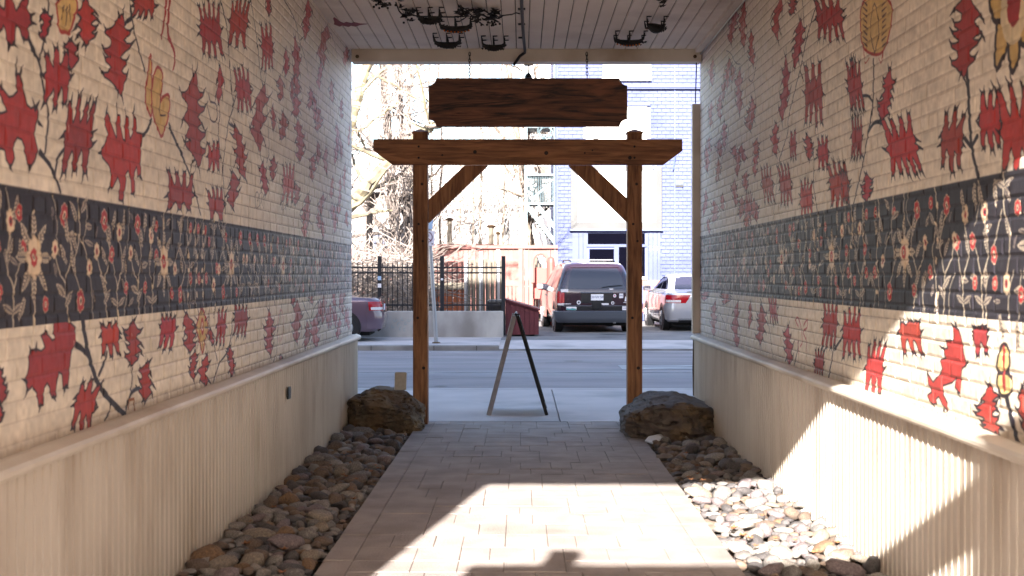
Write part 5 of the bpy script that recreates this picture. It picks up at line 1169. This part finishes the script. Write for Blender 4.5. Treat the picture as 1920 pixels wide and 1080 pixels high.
o = G().tube([at(1262, 318, D-.1), at(1264, 308, D-.1), at(1266, 290, D-.1)], .02, 5).build('cable', M['darkblue'], bb)

# ---------------------------------------------------------------- outside stair and house behind
st = empty('fire_escape', (at(1016, 0, 39.2).x, 39.2, 0), label='pale teal metal outside stair beside the blue building', cat='staircase'); D = 39.2
A = lambda px, py, dd=0: at(px, py, D+dd)
for px in (986, 1041): a, b = A(px, 600), A(px, 110); G().box((a.x-.05, D-.05, 0), (a.x+.05, D+.05, b.z)).build('post', M['tealm'], st)
for py in (384, 330, 240): a, b = A(985, py), A(1043, py-4); G().box((a.x, D-.06, a.z), (b.x, D+1.2, b.z)).build('landing' if py == 384 else 'rail', M['tealm'], st)
for s0, s1 in (((988, 386), (1042, 456)), ((1008, 386), (1042, 428))): G().beam(A(*s0), A(*s1), .06, .14).build('stringer', M['tealm'], st)
for i in range(12): t = i/11; a = A(989+53*t, 392+64*t); G().box((a.x-.12, D-.02, a.z), (a.x+.12, D+.9, a.z+.04)).build('tread', M['orna'], st)
for i in range(16): a = A(990+3.3*i, 384); b = A(990+3.3*i, 332); G().tube([a, b], .012, 4).build('baluster', M['tealm'], st)
G().beam(A(995, 375), A(1030, 345), .05, .08).build('brace', M['tealm'], st)
for k in range(5): 
    c = A(1022+R.uniform(-3, 3), 246+R.uniform(-5, 5)); G().tube([(c.x+.22*math.cos(a), D-.1, c.z+.2*math.sin(a)) for a in [i*.7 for i in range(10)]], .012, 4).build('hose', M['tealm'], st)
hs = empty('white_house', (at(1000, 0, 46).x, 46, 0), label='white house with tan window blinds behind the outside stair', cat='house'); D = 46
a, b = at(975, 600, D), at(1060, 100, D); G().box((a.x, D, 0), (b.x, D+8, b.z)).build('wall', M['white'], hs)
for y0, y1 in ((124, 134), (242, 252), (312, 346), (352, 385)): a, b = at(1000, y1, D), at(1028, y0, D); f_ = G().box((a.x, D-.05, a.z), (b.x, D-.002, b.z)).build('window', M['tan'], hs); G().box((a.x-.08, D-.08, a.z-.08), (b.x+.08, D-.052, a.z)).build('sill', M['white'], f_)
h2 = empty('pale_house', (at(900, 0, 60).x, 60, 0), label='long pale house with a low roof seen through the bare trees', cat='house'); D = 60
a, b = at(826, 600, D), at(972, 392, D); G().box((a.x, D, 0), (b.x, D+8, b.z)).build('wall', M['white'], h2)
a, b = at(822, 393, D), at(976, 384, D); G().box((a.x, D-.4, a.z), (b.x, D+8.4, b.z)).build('roof', M['ltgrey'], h2)
for px in (850, 880, 940): a, b = at(px, 440, D), at(px+14, 410, D); G().box((a.x, D-.03, a.z), (b.x, D-.002, b.z)).build('window', M['ltgrey'], h2)
h3 = empty('slate_house', (at(715, 0, 48).x, 48, 0), label='slate-blue sided house half hidden by twigs at the left', cat='house'); D = 48
a, b = at(695, 600, D), at(748, 432, D); G().box((a.x, D, 0), (b.x, D+6, b.z)).build('wall', M['slate'], h3)
pr = [at(690, 434, D), at(752, 434, D), at(735, 424, D), at(706, 424, D)]; G().prism([(p.x, p.z) for p in pr][::-1], lambda a, b, t: (a, t, b), D-.3, D+6.3).build('roof', M['white'], h3)
for px in (706, 728): a, b = at(px, 462, D), at(px+10, 444, D); G().box((a.x, D-.03, a.z), (b.x, D-.002, b.z)).build('window', M['ltgrey'], h3)
g = G().box((at(640, 600, 41).x, 41, 0), (at(790, 600, 41).x, 41.2, at(0, 466, 41).z)); thing('tan_screen_wall', g, M['redf'], 'pinkish wall behind the brush and black fence at the left', 'wall')

# ---------------------------------------------------------------- bare trees
def grow(g, p, d, r, L, depth, rq, tw, minr=.012, curl=.25, up=.12, n=4, spread=.7):
    pts = [p]; rad = [r]; q = Vector(p); dd = Vector(d).normalized()
    for i in range(n):
        dd = (dd+Vector((rq.uniform(-curl, curl), rq.uniform(-curl, curl), rq.uniform(-curl, curl)+up*.3))).normalized(); q = q+dd*L/n; pts.append(q.copy()); rad.append(max(r*(1-.6*(i+1)/n), .004))
    (g if r > .04 else tw).tube(pts, rad, 6 if r > .05 else 3, False)
    if depth <= 0: return
    for k in range(rq.choice((3, 4, 4))):
        i = rq.randrange(1, n+1); a = rq.uniform(0, 6.28); s_ = Vector((math.cos(a), math.sin(a)*.8, rq.uniform(-.2, .8)))
        nd = (dd*(1-spread)+s_*spread).normalized(); grow(g, pts[i], nd, max(rad[i]*.62, .005), L*rq.uniform(.5, .78), depth-1, rq, tw, minr, curl, up, n, spread)
def tree(label, d, limbs, mat, seed, depth=3, side_n=7, sL=1.6, name='bare_tree', cat='tree', tangle=0):
    rq = random.Random(seed); g = G(); tw = G()
    for pts, w0, w1, nb in limbs:
        P3 = [at(a, b, d+(c if c else 0)) for a, b, c in [(*p, 0)[:3] for p in pts]]
        n = len(P3); Q = []
        for i in range(n-1):
            for k in range(4): t = k/4; Q.append(P3[i].lerp(P3[i+1], t)+Vector((rq.uniform(-.03, .03), rq.uniform(-.1, .1), 0)))
        Q.append(P3[-1]); m = len(Q); rad = [(w0+(w1-w0)*i/(m-1))*d/F/2 for i in range(m)]; g.tube(Q, rad, 8, True)
        for k in range(nb):
            i = rq.randrange(max(1, m//4), m); a = rq.uniform(0, 6.28); dr = Vector((math.cos(a), math.sin(a)*.6, rq.uniform(-.1, .9)))
            grow(g, Q[i], dr, min(rad[i]*.45, .07), sL*rq.uniform(.6, 1.3), depth-1, rq, tw)
    b = at(limbs[0][0][0][0], 600, d); root = empty(name, (b.x, d, 0), label=label, cat=cat); g.build('trunk', mat, root, smooth=True)
    if tangle:
        for k in range(tangle):
            pts, w0, w1, nb = rq.choice(limbs); j = rq.randrange(len(pts)-1); t = rq.random(); px = pts[j][0]+(pts[j+1][0]-pts[j][0])*t+rq.gauss(0, 13); py = pts[j][1]+(pts[j+1][1]-pts[j][1])*t
            p = at(px, py, d-.5+rq.uniform(-.6, .6)); q = [p]
            for _ in range(4): p = p+Vector((rq.gauss(0, .10), rq.gauss(0, .1), -rq.uniform(.1, .45))); q.append(p)
            tw.tube(q, rq.uniform(.006, .016), 3, False)
    if tw.v: tw.build('crown', M['twig'], root)
    return root
tree('bare tree with a forked dark vine-covered trunk behind the left gate post', 36, [([(752,606),(750,540),(742,450),(738,380),(732,310),(724,220),(716,120),(712,40)], 24, 12, 16), ([(752,606),(768,480),(764,380),(760,300),(752,230),(748,140),(752,60)], 18, 9, 12)], M['bark2'], 1, 3, tangle=420)
tree('slim bare tree forking just left of the hanging board', 40, [([(775,606),(772,450),(770,330),(768,240),(766,170),(772,142)], 11, 8, 8), ([(772,142),(764,110),(760,60)], 7, 5, 4), ([(772,142),(790,120),(812,86),(830,40)], 7, 4, 5)], M['bark'], 2)
tree('pale yellow-barked tree leaning in from the left with heavy limbs', 30.5, [([(600,640),(606,500),(618,420),(640,400),(668,372),(700,332),(742,290),(790,250),(812,236),(840,228),(870,205),(900,170)], 30, 10, 16), ([(606,500),(640,330),(655,240),(668,190),(682,140),(700,90),(712,30)], 26, 14, 12), ([(655,240),(672,246),(705,220),(730,205),(750,190)], 6, 3, 6), ([(668,190),(700,140),(740,160),(800,196)], 7, 3, 5)], M['bark3'], 3, 3)
tree('bare tree with a leaning brown trunk left of the outside stair', 40.5, [([(1002,600),(998,470),(990,420),(984,370),(980,330),(972,270),(962,200),(950,120),(940,50)], 17, 10, 14), ([(984,360),(968,320),(955,280),(930,240),(900,215),(868,236),(846,214)], 9, 3, 8), ([(980,330),(990,250),(1000,170),(1012,90)], 9, 5, 8)], M['bark'], 4, 3, tangle=120)
for i, (px, d, s_) in enumerate(((826, 44, 5), (862, 50, 6), (806, 38, 5), (902, 54, 8), (944, 52, 5), (886, 47, 4), (690, 44, 6), (1015, 56, 6))):
    tree(('thin dark sapling trunk just right of the left gate post', 'slim pale tree between the post and the first flue pipe', 'thin tree partly hidden by the left gate post', 'tall white-barked slender tree behind the red fence', 'thin bare tree behind the second flue pipe', 'narrow bare sapling in the middle of the brush', 'bare tree among the brush behind the lamp column', 'bare tree rising behind the white house')[i], d, [([(px, 600), (px-2+i % 3*2, 420), (px+3, 280), (px-4, 160), (px+2, 60)], s_, s_*.5, 12)], M['bark'] if i != 0 else M['bark2'], 20+i, 3, sL=2.2)
# brush: dry vines and twigs that read as one mass
g = G(); rq = random.Random(42)
for k in range(1900):
    px = rq.uniform(640, 800); d = rq.uniform(29.5, 34.5); p = at(px, 600, d); p.z = rq.uniform(0, 1.9)**1.0; q = [p]; dr = Vector((rq.gauss(0, .6), rq.gauss(0, .3), rq.uniform(-.2, 1)))
    for _ in range(4): dr += Vector((rq.gauss(0, .35), rq.gauss(0, .2), rq.gauss(-.1, .35))); p = p+dr*.22; p.z = max(.02, p.z); q.append(p.copy())
    g.tube(q, rq.uniform(.005, .014), 3, False)
o = g.build('brush', M['twig']); tag(o, 'tangle of dry vines and twigs behind the black fence', 'brush', kind='stuff')
g = G()
for k in range(1500):
    px = rq.triangular(640, 1010, 660); d = rq.uniform(50, 75); top = rq.uniform(330, 470); p = at(px, top+rq.uniform(10, 60), d); q = [p]; dr = Vector((rq.gauss(0, .35), 0, 1))
    for _ in range(3): dr += Vector((rq.gauss(0, .3), rq.gauss(0, .2), rq.gauss(0, .15))); p = p+dr*.7; q.append(p.copy())
    g.tube(q, rq.uniform(.012, .035), 3, False)
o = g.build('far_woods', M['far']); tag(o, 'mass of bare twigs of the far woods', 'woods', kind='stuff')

# ---------------------------------------------------------------- wear on the street
rq = random.Random(8); tar = flat('tar_seal', (.05,.048,.052), .7)
def crack(x, y, z, L, ang, wd, name, seed):
    q = random.Random(seed); g = G(); px_, py_ = x, y; pts = []
    n = int(L/.12)
    for i in range(n):
        pts.append((px_, py_)); a = ang+q.gauss(0, .45); px_ += math.cos(a)*.12; py_ += math.sin(a)*.12
    for (ax, ay), (bx_, by_) in zip(pts, pts[1:]):
        w0 = wd*q.uniform(.5, 1.3); g.add([(ax, ay-w0, z), (bx_, by_-w0, z), (bx_, by_+w0, z), (ax, ay+w0, z)], [(0, 1, 2, 3)])
    return structure(name, g, tar)
crack(-3.2, 17.6, -.0965, 3.4, .1, .012, 'road_crack', 1); crack(.4, 20.9, -.0965, 4.2, -.05, .014, 'road_crack', 2); crack(-2.6, 22.5, -.0965, 2.6, .15, .016, 'road_crack', 3)
crack(1.2, 23.3, -.0965, 3.0, .0, .016, 'road_crack', 4); crack(-1.7, 25.2, .0, 1.9, -.05, .012, 'sidewalk_crack', 5); crack(.3, 27.2, .004, 3.4, .05, .02, 'lot_crack', 6); crack(1.0, 24.9, -.058, 1.2, 0, .01, 'driveway_crack', 7)
oil = flat('oil_stain', (.07,.066,.07), .6)
for x, y, z, r_ in ((.9, 21.4, -.0955, .12), (2.2, 28.9, .004, .3), (-1.1, 16.6, -.0955, .07), (1.9, 27.6, .004, .16)):
    g = G(); n = 14; g.add([(x+r_*q_*1.5*math.cos(t), y+r_*q_*math.sin(t), z) for t, q_ in [(2*math.pi*i/n, rq.uniform(.6, 1.2)) for i in range(n)]], [tuple(range(n))]); structure('oil_stain', g, oil)
# manhole frame and kerb joints
for x in (-5.4, -3.0, -1.75, -.9): structure('kerb_joint', G().box((x, 24.395, -.098), (x+.012, 24.40, -.004)), M['soil'])
